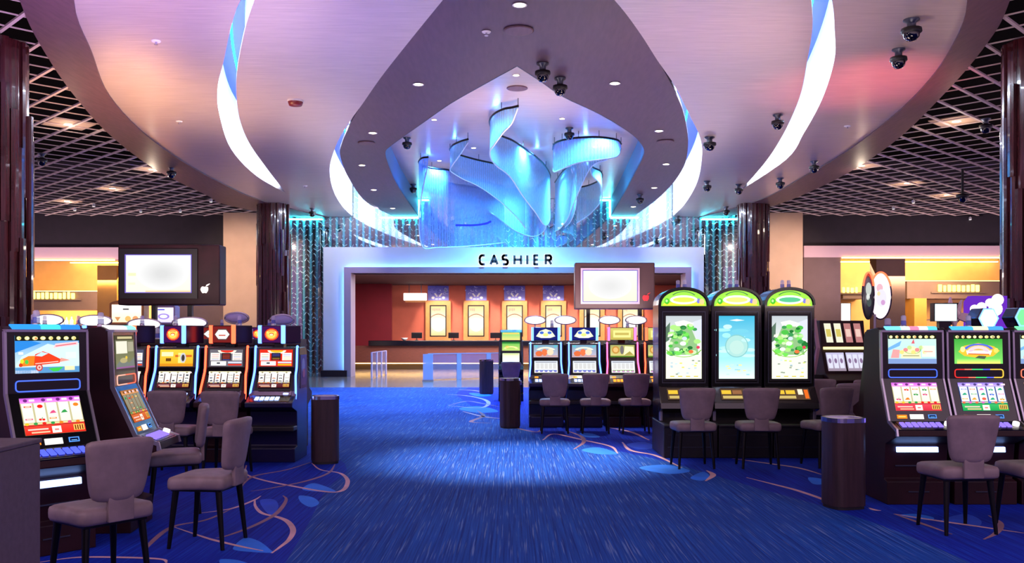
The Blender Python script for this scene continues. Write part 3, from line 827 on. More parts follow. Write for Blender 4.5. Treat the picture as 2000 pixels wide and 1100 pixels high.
# ================================================================== COLUMNS
def column(loc, r, h, label, seed):
    rnd = random.Random(seed)
    t = thing('clad_column', label, 'column', loc, 0, None)
    mb = MB(); mb.lathe([(r * 0.93, 0), (r * 0.93, h)], n=28)
    obj('core', mb, M['column'], t)
    mb = MB(); n = 26
    for k in range(n):
        a = 2 * PI * k / n
        z = 0.0
        while z < h - 0.05:
            L = rnd.uniform(1.0, 2.2); z1 = min(h, z + L)
            if h - z1 < 0.5: z1 = h
            rr = r + rnd.choice([0.0, 0.03, 0.06, 0.09]) - 0.03
            w = 2 * PI * r / n * 0.48
            ca, sa = math.cos(a), math.sin(a)
            pr = [(rr * 0.88 * ca - w * -sa, rr * 0.88 * sa - w * ca), (rr * ca - w * -sa, rr * sa - w * ca),
                  (rr * 1.02 * ca, rr * 1.02 * sa), (rr * ca + w * -sa, rr * sa + w * ca), (rr * 0.88 * ca + w * -sa, rr * 0.88 * sa + w * ca)]
            mb.prism_z(pr, z, z1)
            z = z1
    obj('cladding', mb, M['column'], t)
    mb = MB(); mb.lathe([(r * 1.06, 0), (r * 1.06, 0.18)], n=28)
    obj('base', mb, M['plinth'], t)
    return t
column((at(533, 0, 31.6).x, 31.6, 0), 0.50, Z0, 'round oxblood slatted column beside the left cream pier and teal wall', 3)
column((at(1472, 0, 31.6).x, 31.6, 0), 0.50, Z0, 'round oxblood slatted column beside the right cream pier and teal wall', 4)
column((-7.92, 14.0, 0), 0.52, Z0, 'tall oxblood slatted column behind the slot machine with the red truck screen', 5)
column((8.06, 14.0, 0), 0.52, Z0, 'tall oxblood slatted column at the right edge above the green-screened slot machine', 6)

# ================================================================== CASHIER PORTAL, SIGN, HALL
t = thing('cashier_portal', 'wide white portal frame with blue glow around the cashier opening', 'portal', (0, YW, 0))
mb = MB()
mb.box(PX0, OX0 - 0.0, -0.25, 0.35, 0, ZP); mb.box(OX1, PX1, -0.25, 0.35, 0, ZP); mb.box(OX0, OX1, -0.25, 0.35, ZO, ZP)
obj('frame', mb, M['portal'], t)
cx0, cx1 = at(672, 0, YW - 0.5).x, at(1350, 0, YW - 0.5).x; cz = at(0, 522, YW - 0.5).z
mb = MB()
mb.box(cx0, OX0 + 0.02, -0.55, -0.38, 0.0, cz); mb.box(OX1 - 0.02, cx1, -0.55, -0.38, 0.0, cz); mb.box(OX0 + 0.02, OX1 - 0.02, -0.55, -0.38, ZO - 0.0, cz)
mb.box(cx0 + 0.18, OX0 + 0.02, -0.38, 0.45, 0, cz - 0.18); mb.box(OX1 - 0.02, cx1 - 0.18, -0.38, 0.45, 0, cz - 0.18); mb.box(OX0, OX1, -0.38, 0.45, ZO, cz - 0.18)
obj('casing', mb, M['casing'], t)
mb = MB()
mb.box(cx0 + 0.06, cx0 + 0.12, -0.36, -0.28, 0.25, cz - 0.1); mb.box(cx1 - 0.12, cx1 - 0.06, -0.36, -0.28, 0.25, cz - 0.1)
mb.box(cx0 + 0.1, cx1 - 0.1, -0.36, -0.28, cz - 0.12, cz - 0.06)
obj('led_strip', mb, M['ledportal'], t)['label'] = 'blue-white light strip behind the casing'
mb = MB(); mb.box(PX0 - 0.03, OX0 - 0.12, -0.6, -0.25, 0, 0.24)
obj('plinth', mb, M['plinthdark'], t)['label'] = 'dark navy base block'
mb = MB(); mb.box(OX1 + 0.12, PX1 + 0.03, -0.6, -0.25, 0, 0.24)
obj('plinth', mb, M['plinthdark'], t)['label'] = 'dark navy base block'

def strokes(mb, lines, w, y0, y1, sx, sz, ox, oz, mi=0):
    """letter strokes: list of point lists in unit box; extruded between y0 and y1"""
    for ln in lines:
        P = [Vector((ox + x * sx, 0, oz + z * sz)) for x, z in ln]
        for i, (a, b) in enumerate(zip(P, P[1:])):
            d = (b - a); L = d.length
            if L < 1e-6: continue
            d /= L; nn = Vector((-d.z, 0, d.x)) * w / 2
            e = d * (w * 0.25 if 0 < i else 0)
            e2 = d * (w * 0.25 if i < len(P) - 2 else 0)
            q = [a - e + nn, b + e2 + nn, b + e2 - nn, a - e - nn]
            mb.prism_y([(k.x, k.z) for k in q], y0, y1, mi)
def arc(cx, cz, rx, rz, a0, a1, n=7):
    return [(cx + rx * math.cos(math.radians(a0 + (a1 - a0) * k / n)), cz + rz * math.sin(math.radians(a0 + (a1 - a0) * k / n))) for k in range(n + 1)]
LET = {
 'C': ([[(0.95, 1.0), (0.55, 1.0)] + arc(0.45, 0.65, 0.45, 0.35, 100, 180) + arc(0.45, 0.35, 0.45, 0.35, 180, 260) + [(0.55, 0), (0.95, 0.0)]], 0.72),
 'A': ([[(0, 0), (0.5, 1.0), (1.0, 0)], [(0.2, 0.3), (0.8, 0.3)]], 0.92),
 'S': ([[(0.9, 1.0), (0.4, 1.0)] + arc(0.32, 0.77, 0.32, 0.23, 100, 260, 9) + [(0.65, 0.52)] + arc(0.66, 0.25, 0.32, 0.25, 80, -80, 9) + [(0.55, 0), (0.05, 0)]], 0.78),
 'H': ([[(0, 0), (0, 1)], [(1, 0), (1, 1)], [(0, 0.52), (1, 0.52)]], 0.70),
 'I': ([[(0.5, 0), (0.5, 1)]], 0.2),
 'E': ([[(0.95, 1), (0, 1), (0, 0), (0.95, 0)], [(0, 0.52), (0.85, 0.52)]], 0.66),
 'R': ([[(0, 0), (0, 1), (0.5, 1)] + arc(0.6, 0.74, 0.38, 0.26, 90, -90, 8) + [(0.0, 0.48)], [(0.55, 0.48), (1.0, 0)]], 0.74),
}
sg = thing('cashier_sign', 'CASHIER lettering in dark grey with a white halo above the portal', 'sign', (0, YW - 0.56, 0))
YS = YW - 0.56
hz = at(0, 496.5, YS).z - at(0, 518.5, YS).z; bz = at(0, 519, YS).z
pxl = lambda x: at(920 + x / 11.11, 0, YS).x
for ch, xa, xb in (('C', 165, 330), ('A', 400, 600), ('S', 660, 825), ('H', 915, 1110), ('I', 1200, 1240), ('E', 1345, 1485), ('R', 1595, 1765)):
    mb = MB(); w = 0.09
    a, b = pxl(xa) + w / 2, pxl(xb) - w / 2
    if ch == 'I': a, b = (a + b) / 2 - 0.02, (a + b) / 2 + 0.02
    strokes(mb, LET[ch][0], w, -0.07, -0.02, b - a, hz - w, a, bz + w / 2)
    lt = obj('letter', mb, M['gunmetal'], sg)
    mb = MB(); strokes(mb, LET[ch][0], w * 1.25, 0.0, 0.02, b - a, hz - w, a, bz + w / 2)
    obj('halo_light', mb, M['glowwhite'], lt)
mb = MB(); mb.box(pxl(165), pxl(1765), -0.02, 0.0, bz + hz * 0.45, bz + hz * 0.5); mb.box(pxl(165), pxl(1765), -0.02, 0.3, bz + hz * 0.5, bz + hz * 0.54)
obj('mounting_rail', mb, M['white'], sg)

# counter
t = thing('cashier_counter', 'long brown wood cashier counter with black stone top in the portal', 'counter', (0, 41.0, 0))
c0, c1 = at(692, 0, 41).x, 8.2
mb = MB(); mb.box(c0, c1, 0, 0.9, 0.32, 1.06); obj('front_panel', mb, M['counter'], t)
mb = MB(); mb.box(c0 + 0.0, c1, 0.12, 0.9, 0, 0.32); obj('kick', mb, M['counterdark'], t)
mb = MB(); mb.box(at(720, 0, 41).x, c1, -0.10, 1.0, 1.06, 1.30); obj('stone_top', mb, M['countertop'], t, bevel=0.02)
mb = MB(); mb.box(c0, c1, 0.02, 0.06, 0.27, 0.30); obj('toe_light', mb, M['glowwarm'], t)['label'] = 'warm light strip under the panel'
# things on the counter
def counter_item(name, label, cat, x, build, y=41.5):
    t = thing(name, label, cat, (at(x, 0, y).x, y, 1.30)); build(t); return t
def mon(t):
    mb = MB(); mb.box(-0.08, 0.08, -0.06, 0.06, 0, 0.02); mb.box(-0.02, 0.02, -0.02, 0.02, 0.02, 0.12); obj('stand', mb, M['blackmat'], t)
    mb = MB(); mb.box(-0.24, 0.24, -0.03, 0.03, 0.1, 0.36); obj('monitor_back', mb, M['black'], t, bevel=0.01)
for i, x in enumerate((814, 886, 968)):
    counter_item('counter_monitor', 'small dark monitor on the cashier counter %s' % ('left of the first framed poster', 'between the first two framed posters', 'left of the third framed poster')[i], 'monitor', x, mon)
def bowl(t):
    mb = MB(); mb.lathe([(0.06, 0), (0.12, 0.05), (0.16, 0.12), (0.13, 0.12), (0.0, 0.05)], n=14); obj('bowl_body', mb, M['white'], t)
counter_item('counter_bowl', 'small white bowl on the cashier counter under the lit sign box', 'bowl', 790, bowl)

# framed posters with patterned panels above
def quadart(mb, O, U, V, Nn, shapes, step=0.0012):
    O, U, V, Nn = Vector(O), Vector(U), Vector(V), Vector(Nn)
    for layer, c, pts in shapes:
        cc = [lin(k) for k in c] if isinstance(c[0], (tuple, list)) else lin(c)
        v = [O + U * a + V * b + Nn * (step * layer) for a, b in pts]
        mb.add(v, [tuple(range(len(v)))], 0, cc)
def rect(l, c, u0, v0, u1, v1): return (l, c, [(u0, v0), (u1, v0), (u1, v1), (u0, v1)])
def disc(l, c, u, v, ru, rv, n=14, a0=0, a1=360):
    k = n if a1 - a0 >= 360 else n + 1
    return (l, c, [(u + ru * math.cos(math.radians(a0 + (a1 - a0) * i / n)), v + rv * math.sin(math.radians(a0 + (a1 - a0) * i / n))) for i in range(k)])
def grad(l, ct, cb, u0, v0, u1, v1): return (l, [cb, cb, ct, ct], [(u0, v0), (u1, v0), (u1, v1), (u0, v1)])
def arcband(l, c, u, v, r0, r1, a0, a1, asp=1.0, n=8):
    a = [math.radians(a0 + (a1 - a0) * i / n) for i in range(n + 1)]
    return (l, c, [(u + r1 * math.cos(x), v + r1 * asp * math.sin(x)) for x in a] + [(u + r0 * math.cos(x), v + r0 * asp * math.sin(x)) for x in reversed(a)])
pc = [856, 930, 1005, 1081, 1156, 1231]
ordw = ['first', 'second', 'third', 'fourth', 'fifth', 'sixth']
for i, x in enumerate(pc):
    X = at(x, 0, 43.9).x
    t = thing('framed_poster', '%s lit poster from the left in honey wood frame on the red cashier wall' % ordw[i], 'poster', (X, 43.9, 0), 0, 'lit posters on the cashier wall')
    zt_, zb_ = at(0, 588, 43.9).z, at(0, 668, 43.9).z
    zb_ = max(zb_, 1.24)
    w = 0.60
    mb = MB()
    mb.box(-w, w, -0.10, 0.09, zt_ - 0.2, zt_); mb.box(-w, w, -0.10, 0.09, zb_ - 0.02, zb_ + 0.22)
    mb.box(-w, -w + 0.2, -0.10, 0.09, zb_ + 0.22, zt_ - 0.2); mb.box(w - 0.2, w, -0.10, 0.09, zb_ + 0.22, zt_ - 0.2)
    obj('frame', mb, M['frame'], t)
    mb = MB(); g = 0.055
    for b in ((-w + 0.2, -w + 0.2 + g, zb_ + 0.22, zt_ - 0.2), (w - 0.2 - g, w - 0.2, zb_ + 0.22, zt_ - 0.2), (-w + 0.2, w - 0.2, zt_ - 0.2 - g, zt_ - 0.2), (-w + 0.2, w - 0.2, zb_ + 0.22, zb_ + 0.22 + g)):
        mb.box(b[0], b[1], -0.07, 0.05, b[2], b[3])
    obj('inner_frame', mb, M['blackmat'], t)
    mb = MB(); W = 2 * (w - 0.2); Hh = zt_ - zb_ - 0.42
    sh = [grad(0, (1.0, 0.86, 0.55), (1.0, 0.97, 0.92), 0, 0.45, 1, 1), grad(0, (0.97, 0.97, 0.95), (1.0, 0.82, 0.50), 0, 0, 1, 0.45)]
    rp = random.Random(50 + i)
    sh.append(arcband(1, (0.75, 0.55, 0.42), 0.5, -0.3, 1.0, 1.03, 55, 125, 1.0))
    sh.append(disc(1, (0.99, 0.97, 0.93), 0.5, 0.38, 0.40, 0.22, 18))
    sh += [rect(2, (0.9, 0.72, 0.62), 0.15 + 0.1 * k, 0.8 + 0.03 * rp.random(), 0.22 + 0.1 * k, 0.9) for k in range(rp.randint(2, 5))]
    quadart(mb, (-w + 0.2, 0.0, zb_ + 0.22), (W, 0, 0), (0, 0, Hh), (0, -1, 0), sh, 0.002)
    obj('picture', mb, M['screen'], t)
    # patterned panel above, and printed band below
    p = thing('patterned_panel', 'blue and lavender patterned wall panel above the %s lit poster' % ordw[i], 'wall panel', (X, 43.9, 0), 0, 'patterned panels above the posters')
    z0_, z1_ = at(0, 587, 43.9).z, 3.89
    mb = MB(); mb.box(-0.5, 0.5, 0.02, 0.09, z0_, z1_); obj('backing', mb, M['white'], p)
    a = (0.40, 0.40, 0.86); b_ = (0.72, 0.74, 0.98); c_ = (0.96, 0.97, 1.0)
    sh = [grad(0, (0.34, 0.34, 0.82), (0.56, 0.56, 0.92), 0, 0, 1, 1)]
    for k in range(14):
        u, v = rp.random() * 0.9 + 0.05, 0.45 + rp.random() * 0.5
        sh.append(arcband(1, b_ if k % 2 else (0.3, 0.3, 0.75), u, v, 0.05, 0.09, rp.random() * 180, 200 + rp.random() * 150, 0.9))
    sh += [disc(2, c_, 0.25, 0.18, 0.075, 0.09), disc(2, c_, 0.75, 0.18, 0.075, 0.09), rect(2, c_, 0.36, 0.07, 0.48, 0.13), rect(2, c_, 0.53, 0.07, 0.64, 0.13),
           (2, c_, [(0.30, 0.46), (0.36, 0.5), (0.48, 0.30), (0.42, 0.24)]), (2, c_, [(0.70, 0.46), (0.64, 0.5), (0.52, 0.30), (0.58, 0.24)])]
    mb = MB(); quadart(mb, (-0.5, 0.015, z0_), (1, 0, 0), (0, 0, z1_ - z0_), (0, -1, 0), sh, 0.002)
    obj('printed_face', mb, M['paint'], p)

t = thing('lit_sign_box', 'glowing cream sign box hanging left of the first lit poster', 'sign', (at(811, 0, 43).x, 43.0, at(0, 580, 43).z))
mb = MB(); mb.box(-0.54, 0.54, -0.08, 0.08, -0.17, 0.17); obj('light_face', mb, M['glowwhite'], t, bevel=0.03)
mb = MB(); mb.box(-0.46, 0.50, -0.07, 0.09, -0.26, -0.171); obj('base_rail', mb, M['frame'], t)
mb = MB(); mb.box(-0.3, -0.27, -0.02, 0.02, 0.17, 3.92 - t.location.z); mb.box(0.27, 0.3, -0.02, 0.02, 0.17, 3.92 - t.location.z); obj('hanger', mb, M['gunmetal'], t)

# glass queue barriers
def barrier(label, x0, x1, yy0, yy1, posts, z):
    t = thing('glass_barrier', label, 'barrier', (0, 0, 0))
    A_, B_ = Vector((x0, yy0, 0)), Vector((x1, yy1, 0))
    d = (B_ - A_); L = d.length; d.normalize(); nn = Vector((-d.y, d.x, 0))
    mb = MB()
    def slabp(a, b, th, z0, z1, mb):
        p = [a + nn * th, b + nn * th, b - nn * th, a - nn * th]
        mb.prism_z([(q.x, q.y) for q in p], z0, z1)
    slabp(A_, B_, 0.008, 0.03, z, mb); obj('glass_panel', mb, M['glass'], t)
    for k in range(posts):
        q = A_ + d * (L * k / (posts - 1))
        mb = MB(); slabp(q - d * 0.09, q + d * 0.09, 0.02, 0, z + 0.01, mb); obj('post', mb, M['glassedge'], t)
    mb = MB(); slabp(A_, B_, 0.022, z, z + 0.03, mb); obj('top_rail', mb, M['glassedge'], t)
barrier('short glass queue barrier with four frosted posts in front of the cashier counter', at(726, 0, 33.2).x, at(754, 0, 36.5).x, 33.2, 36.5, 4, 0.92)
barrier('long clear glass queue barrier with frosted end in front of the cashier counter', at(836, 0, 32.0).x, at(1010, 0, 34.0).x, 32.0, 34.0, 4, 0.90)
t = thing('frosted_barrier_end', 'wide frosted glass fin standing at the start of the long queue barrier', 'barrier', (at(836, 0, 31.3).x, 31.3, 0))
mb = MB(); mb.box(-0.17, 0.17, -0.02, 0.02, 0.0, 0.92); obj('fin', mb, M['glassedge'], t)
mb = MB(); mb.box(-0.19, 0.19, -0.05, 0.05, 0.0, 0.05); obj('shoe', mb, M['silver'], t)

# ================================================================== CRYSTAL CHANDELIER
ch = thing('crystal_chandelier', 'swirling blue-lit crystal strand chandelier hanging in the pointed ceiling recess', 'chandelier', (0, 0, 0))
ZR = 6.58
def sheet(rail, bots, mat, lower_edge=True, nsub=8):
    pts = smooth_path([onz(x, y, ZR) for x, y in rail], nsub)
    bz = []
    bb = smooth_path([Vector((b, 0, 0)) for b in bots], nsub)
    for p, b in zip(pts, bb):
        zb_ = EYE + (CY - b.x) * p.y / F
        bz.append(min(max(zb_, 3.6), ZR - 0.05))
    mb = MB(); nv = 10
    L = [0]
    for a, b in zip(pts, pts[1:]): L.append(L[-1] + (b - a).length)
    n = len(pts)
    for i in range(n - 1):
        for j in range(nv):
            t0, t1 = j / nv, (j + 1) / nv
            def P(k, t): return (pts[k].x, pts[k].y, ZR + (bz[k] - ZR) * t)
            def Cc(k, t): return (L[k] / 10, (ZR - (ZR + (bz[k] - ZR) * t)) / 2.4, 0)
            mb.add([P(i, t0), P(i, t1), P(i + 1, t1), P(i + 1, t0)], [(0, 1, 2, 3)], 0, [Cc(i, t0), Cc(i, t1), Cc(i + 1, t1), Cc(i + 1, t0)], True)
    s = obj('crystal_curtain', mb, mat, ch)
    mb = MB(); mb.tube(pts, 0.028, 6); obj('rail', mb, M['leg'], s)
    if lower_edge:
        mb = MB(); mb.tube([Vector((p.x, p.y, z)) for p, z in zip(pts, bz)], 0.018, 5); obj('bead_fringe', mb, M['fringe'], s)
    mb = MB()
    for k in range(0, n, max(3, n // 6)):
        mb.tube([pts[k], Vector((pts[k].x, pts[k].y, Z2))], 0.008, 5)
    obj('hanger', mb, M['leg'], s)
M['fringe'] = pbr('bright_crystal_fringe', (0.80, 0.92, 1.0), 0.15)
sheet([(836, 307), (824, 309), (818, 317), (826, 324), (850, 329), (880, 333), (915, 346), (950, 356), (985, 364)],
      [322, 380, 440, 483, 484, 483, 481, 478, 474], M['crystalblue'])
sheet([(824, 345), (850, 351), (900, 362), (950, 368), (1005, 369), (1040, 366), (1062, 355), (1070, 340)],
      [372, 378, 392, 410, 450, 462, 452, 430], M['crystalblue'])
sheet([(914, 272), (900, 276), (884, 284), (879, 293), (888, 299), (905, 305), (935, 313), (975, 322), (1010, 334), (1026, 348)],
      [278, 300, 322, 332, 340, 350, 364, 392, 425, 445], M['crystal'])
sheet([(1012, 207), (1000, 210), (984, 213), (966, 222), (957, 235), (960, 250), (972, 262), (985, 268), (1000, 274), (1022, 288), (1045, 305), (1063, 322), (1073, 338), (1074, 347), (1069, 352)],
      [209, 240, 258, 282, 296, 312, 326, 335, 350, 384, 414, 440, 432, 410, 390], M['crystal'])
sheet([(1080, 292), (1083, 281), (1098, 274), (1130, 269), (1170, 268), (1204, 273), (1213, 281)],
      [330, 336, 330, 318, 312, 306, 290], M['crystalblue'])
sheet([(1186, 304), (1155, 309), (1128, 314), (1110, 324), (1095, 340), (1084, 356)],
      [312, 326, 380, 425, 445, 452], M['crystal'])
sheet([(1116, 316), (1124, 325), (1125, 338), (1116, 350), (1104, 360)],
      [330, 360, 400, 430, 444], M['crystal'])
sheet([(1152, 319), (1158, 327), (1172, 334), (1176, 343), (1171, 352), (1150, 362), (1126, 367)],
      [328, 345, 360, 385, 398, 420, 436], M['crystal'])
mb = MB(); mb.tube(smooth_path([onz(890, 440, 4.9), onz(925, 440, 4.9), onz(948, 437, 4.9), onz(958, 433, 4.9)], 5), 0.03, 6)
obj('light_bar', mb, M['glowdeep'], ch)['label'] = 'small blue light bar inside the strands'

# ================================================================== CEILING FITTINGS
def downlight(x, y, z, label, group, r=0.075):
    p = onz(x, y, z)
    t = thing('recessed_downlight', label, 'downlight', (p.x, p.y, z), 0, group)
    mb = MB(); mb.lathe([(r * 1.0, 0.012), (r * 1.35, -0.006), (r * 1.35, 0.0)], n=14); obj('trim_ring', mb, M['white'], t)
    mb = MB(); mb.lathe([(0.0, -0.004), (r, -0.004)], n=14); obj('lens', mb, M['glowbulb'], t)
for x, y, lb in [(1015, 10, 'downlight nearest the near tip of the purple spade ceiling panel'), (817, 165, 'left downlight of the upper pair on the purple spade panel'), (1201, 163, 'right downlight of the upper pair on the purple spade panel'),
                 (728, 260, 'left downlight of the second pair on the purple spade panel'), (1287, 256, 'right downlight of the second pair on the purple spade panel'), (707, 323, 'left downlight of the third pair on the purple spade panel'),
                 (1301, 321, 'right downlight of the third pair on the purple spade panel'), (730, 371, 'left downlight of the fourth pair on the purple spade panel'), (1278, 367, 'right downlight of the fourth pair on the purple spade panel'),
                 (767, 407, 'left downlight of the pair next to the teal wall'), (1237, 404, 'right downlight of the pair next to the teal wall')]:
    downlight(x, y, Z0, lb, 'downlights in the purple panel')
for x, y, lb in [(848, 234, 'downlight in the recess left of the tallest crystal curl'), (1008, 147, 'downlight just under the recess point'), (1098, 232, 'downlight in the recess right of the tallest crystal curl'),
                 (925, 289, 'downlight glimpsed behind the middle crystal curtain'), (858, 314, 'downlight just above the leftmost crystal curtain'), (1162, 287, 'downlight behind the right-hand crystal rail')]:
    downlight(x, y, Z2, lb, 'downlights in the inner recess', 0.06)
def dome(x, y, z, label, s=1.0, drop=0.16):
    p = onz(x, y, z)
    t = thing('dome_camera', label, 'camera', (p.x, p.y, z), 0, 'black dome cameras on the ceiling')
    mb = MB(); mb.lathe([(0.10 * s, 0), (0.10 * s, -0.02), (0.055 * s, -0.05), (0.055 * s, -drop + 0.05)], n=14); obj('mount', mb, M['gunmetal'], t)
    mb = MB(); mb.lathe([(0.05 * s, -drop + 0.05), (0.125 * s, -drop + 0.03), (0.13 * s, -drop - 0.02), (0.11 * s, -drop - 0.04)], n=16); obj('housing', mb, M['blackmat'], t)
    mb = MB(); mb.lathe([(0.105 * s, -drop - 0.035), (0.095 * s, -drop - 0.09), (0.06 * s, -drop - 0.135), (0.0, -drop - 0.15)], n=16); obj('dome', mb, M['dome'], t)
for x, y, z, lb, s in [(1780, 38, Z0, 'largest black dome camera near the curved plum rim', 1.1), (1755, 96, Z0, 'black dome camera just below the largest one near the rim', 1.0),
        (1519, 224, Z0, 'black dome camera left of the right-hand white light slot', 1.0), (1386, 268, Z0, 'black dome camera beside the right glowing ribbon of the spade', 1.15), (1590, 315, Z0, 'black dome camera in the coppery area under the right light slot', 1.0),
        (1524, 348, Z0, 'black dome camera near the plum rim above the right cream pier', 1.0), (1381, 354, Z0, 'black dome camera under the lower bend of the right ribbon', 1.0), (1443, 360, Z0, 'black dome camera at the lower point of the right light slot', 1.0),
        (1418, 404, Z0, 'black dome camera on the pink rim edge by the right column', 1.0), (1323, 422, Z0, 'black dome camera over the right corner of the portal', 1.0),
        (1060, 124, Z0, 'black dome camera right of the recess point on the purple panel', 1.0), (1094, 153, Z0, 'black dome camera on the edge of the recess right of its point', 1.0), (1250, 380, Z0, 'black dome camera low on the right of the purple panel', 1.0),
        (795, 269, Z2, 'black dome camera in the recess above the leftmost crystals', 1.0), (1112, 250, Z2, 'black dome camera above the right crystal rail', 1.0), (807, 360, Z2, 'black dome camera beside the lower left crystals', 1.0),
        (610, 407, Z0, 'black dome camera on the pink rim edge by the left column', 1.0), (335, 326, Z0, 'black dome camera on the plum rim over the left lattice', 1.0), (82, 300, ZG, 'black dome camera hanging under the left lattice by the near column', 1.0), (1925, 232, ZG, 'black dome camera hanging under the right lattice by the near column', 1.0)]:
    dome(x, y, z, lb, s)
p = onz(577, 196, Z0)
t = thing('smoke_detector', 'dark red smoke detector on the brushed ceiling left of the spade', 'detector', (p.x, p.y, Z0))
mb = MB(); mb.lathe([(0.15, 0), (0.15, -0.035)], n=18); obj('base', mb, M['white'], t)
mb = MB(); mb.lathe([(0.145, -0.035), (0.12, -0.10), (0.0, -0.11)], n=18); obj('body', mb, pbr('dark_red_plastic', (0.42, 0.08, 0.12), 0.4), t)
for x, y, z, lb, r in [(1013, 59, Z0, 'round speaker grille on the purple panel behind the nearest downlight', 0.22), (1010, 172, Z2, 'round grey speaker grille just inside the recess point', 0.22), (716, 279, Z0, 'round speaker grille on the left arm of the purple panel', 0.2), (1300, 276, Z0, 'round speaker grille on the right arm of the purple panel', 0.2)]:
    p = onz(x, y, z)
    t = thing('ceiling_speaker', lb, 'speaker', (p.x, p.y, z))
    mb = MB(); mb.lathe([(r, 0.0), (r, -0.015), (r * 0.9, -0.02)], n=22); obj('ring', mb, M['soffit'], t)
    mb = MB(); mb.lathe([(0, -0.012), (r * 0.9, -0.012)], n=22); obj('grille', mb, M['brownwall'], t)
for x, y, lb in [(305, 80, 'small sprinkler disc high on the left brushed ceiling'), (350, 237, 'small sprinkler disc left of the left light slot'), (1655, 246, 'small sprinkler disc on the brushed ceiling right of the right slot'), (950, 62, 'small sprinkler disc left of the speaker grille on the purple panel'), (596, 363, 'small sprinkler disc on the brushed ceiling near the left column')]:
    p = onz(x, y, Z0)
    t = thing('sprinkler_plate', lb, 'sprinkler', (p.x, p.y, Z0))
    mb = MB(); mb.lathe([(0.07, 0), (0.06, -0.015)], n=14); obj('disc', mb, M['white'], t)
    mb = MB(); mb.lathe([(0.015, -0.015), (0.015, -0.05), (0.03, -0.055), (0.03, -0.06)], n=10); obj('nozzle', mb, M['silver'], t)
# light plates set in the lattice
for x, y, lb in [(134, 243, 'lit white plate nearest in the left lattice ceiling'), (297, 331, 'lit plate beside the plum rim in the left lattice ceiling'), (220, 368, 'warm lit plate in the middle of the left lattice ceiling'), (131, 393, 'lit plate at the far outer end of the left lattice ceiling'),
                 (1868, 237, 'lit pinkish plate nearest in the right lattice ceiling'), (1772, 358, 'warm lit plate in the middle of the right lattice ceiling'), (1682, 324, 'lit plate beside the plum rim in the right lattice ceiling'), (1850, 381, 'lit plate at the far end of the right lattice ceiling')]:
    p = onz(x, y, ZG + 0.04)
    t = thing('lattice_light', lb, 'ceiling light', (p.x, p.y, ZG + 0.036), 0, 'light plates in the lattice ceilings')
    mb = MB()
    s2 = 0.60
    mb.prism_z([(s2, 0), (0, s2), (-s2, 0), (0, -s2)], 0.0, 0.02)
    obj('plate', mb, M['cream'], t)
    mb = MB(); mb.lathe([(0.0, -0.003), (0.09, -0.003)], n=14); obj('lens', mb, M['glowbulb'], t)
    lamp('lattice_light_glow', 'POINT', (p.x, p.y, ZG - 0.35), 9, (1.0, 0.8, 0.6), 0.08)

p = onz(1880, 330, ZG)
t = thing('pole_camera', 'camera hanging on a long black pole under the right lattice', 'camera', (p.x, p.y, ZG))
dz = 50 * p.y / F
mb = MB(); mb.tube([(0, 0, 0), (0, 0, -dz)], 0.035, 8); obj('pole', mb, M['blackmat'], t)
mb = MB(); mb.lathe([(0.05, -dz + 0.02), (0.16, -dz), (0.16, -dz - 0.08), (0.12, -dz - 0.1)], n=16); obj('housing', mb, M['blackmat'], t)
mb = MB(); mb.lathe([(0.115, -dz - 0.09), (0.10, -dz - 0.17), (0.05, -dz - 0.22), (0, -dz - 0.23)], n=16); obj('dome', mb, M['dome'], t)
for i, (x, y) in enumerate([(146, 409), (183, 401), (275, 412), (352, 412), (412, 392), (1745, 406), (1784, 394), (1895, 427)]):
    p = onz(x, y, 5.98)
    t = thing('track_spotlight', '%s small white spotlight under the %s lattice, counted outwards from the column' % (['fifth', 'fourth', 'third', 'second', 'nearest', 'nearest', 'second', 'third'][i], 'left' if i < 5 else 'right'), 'spotlight', (p.x, p.y, ZG), 0, 'small spotlights under the lattices')
    mb = MB(); mb.tube([(0, 0, 0), (0, 0, -0.06)], 0.012, 6); obj('stem', mb, M['white'], t)
    mb = MB(); mb.box(-0.5, 0.5, -0.025, 0.025, -0.02, -0.001); obj('track_bar', mb, M['blackmat'], t)
    mb = MB(); mb.lathe([(0.03, -0.05), (0.05, -0.06), (0.05, -0.15)], n=12); obj('can', mb, M['white'], t)
    mb = MB(); mb.lathe([(0.0, -0.151), (0.045, -0.151)], n=12); obj('lens', mb, M['glowwhite'], t)
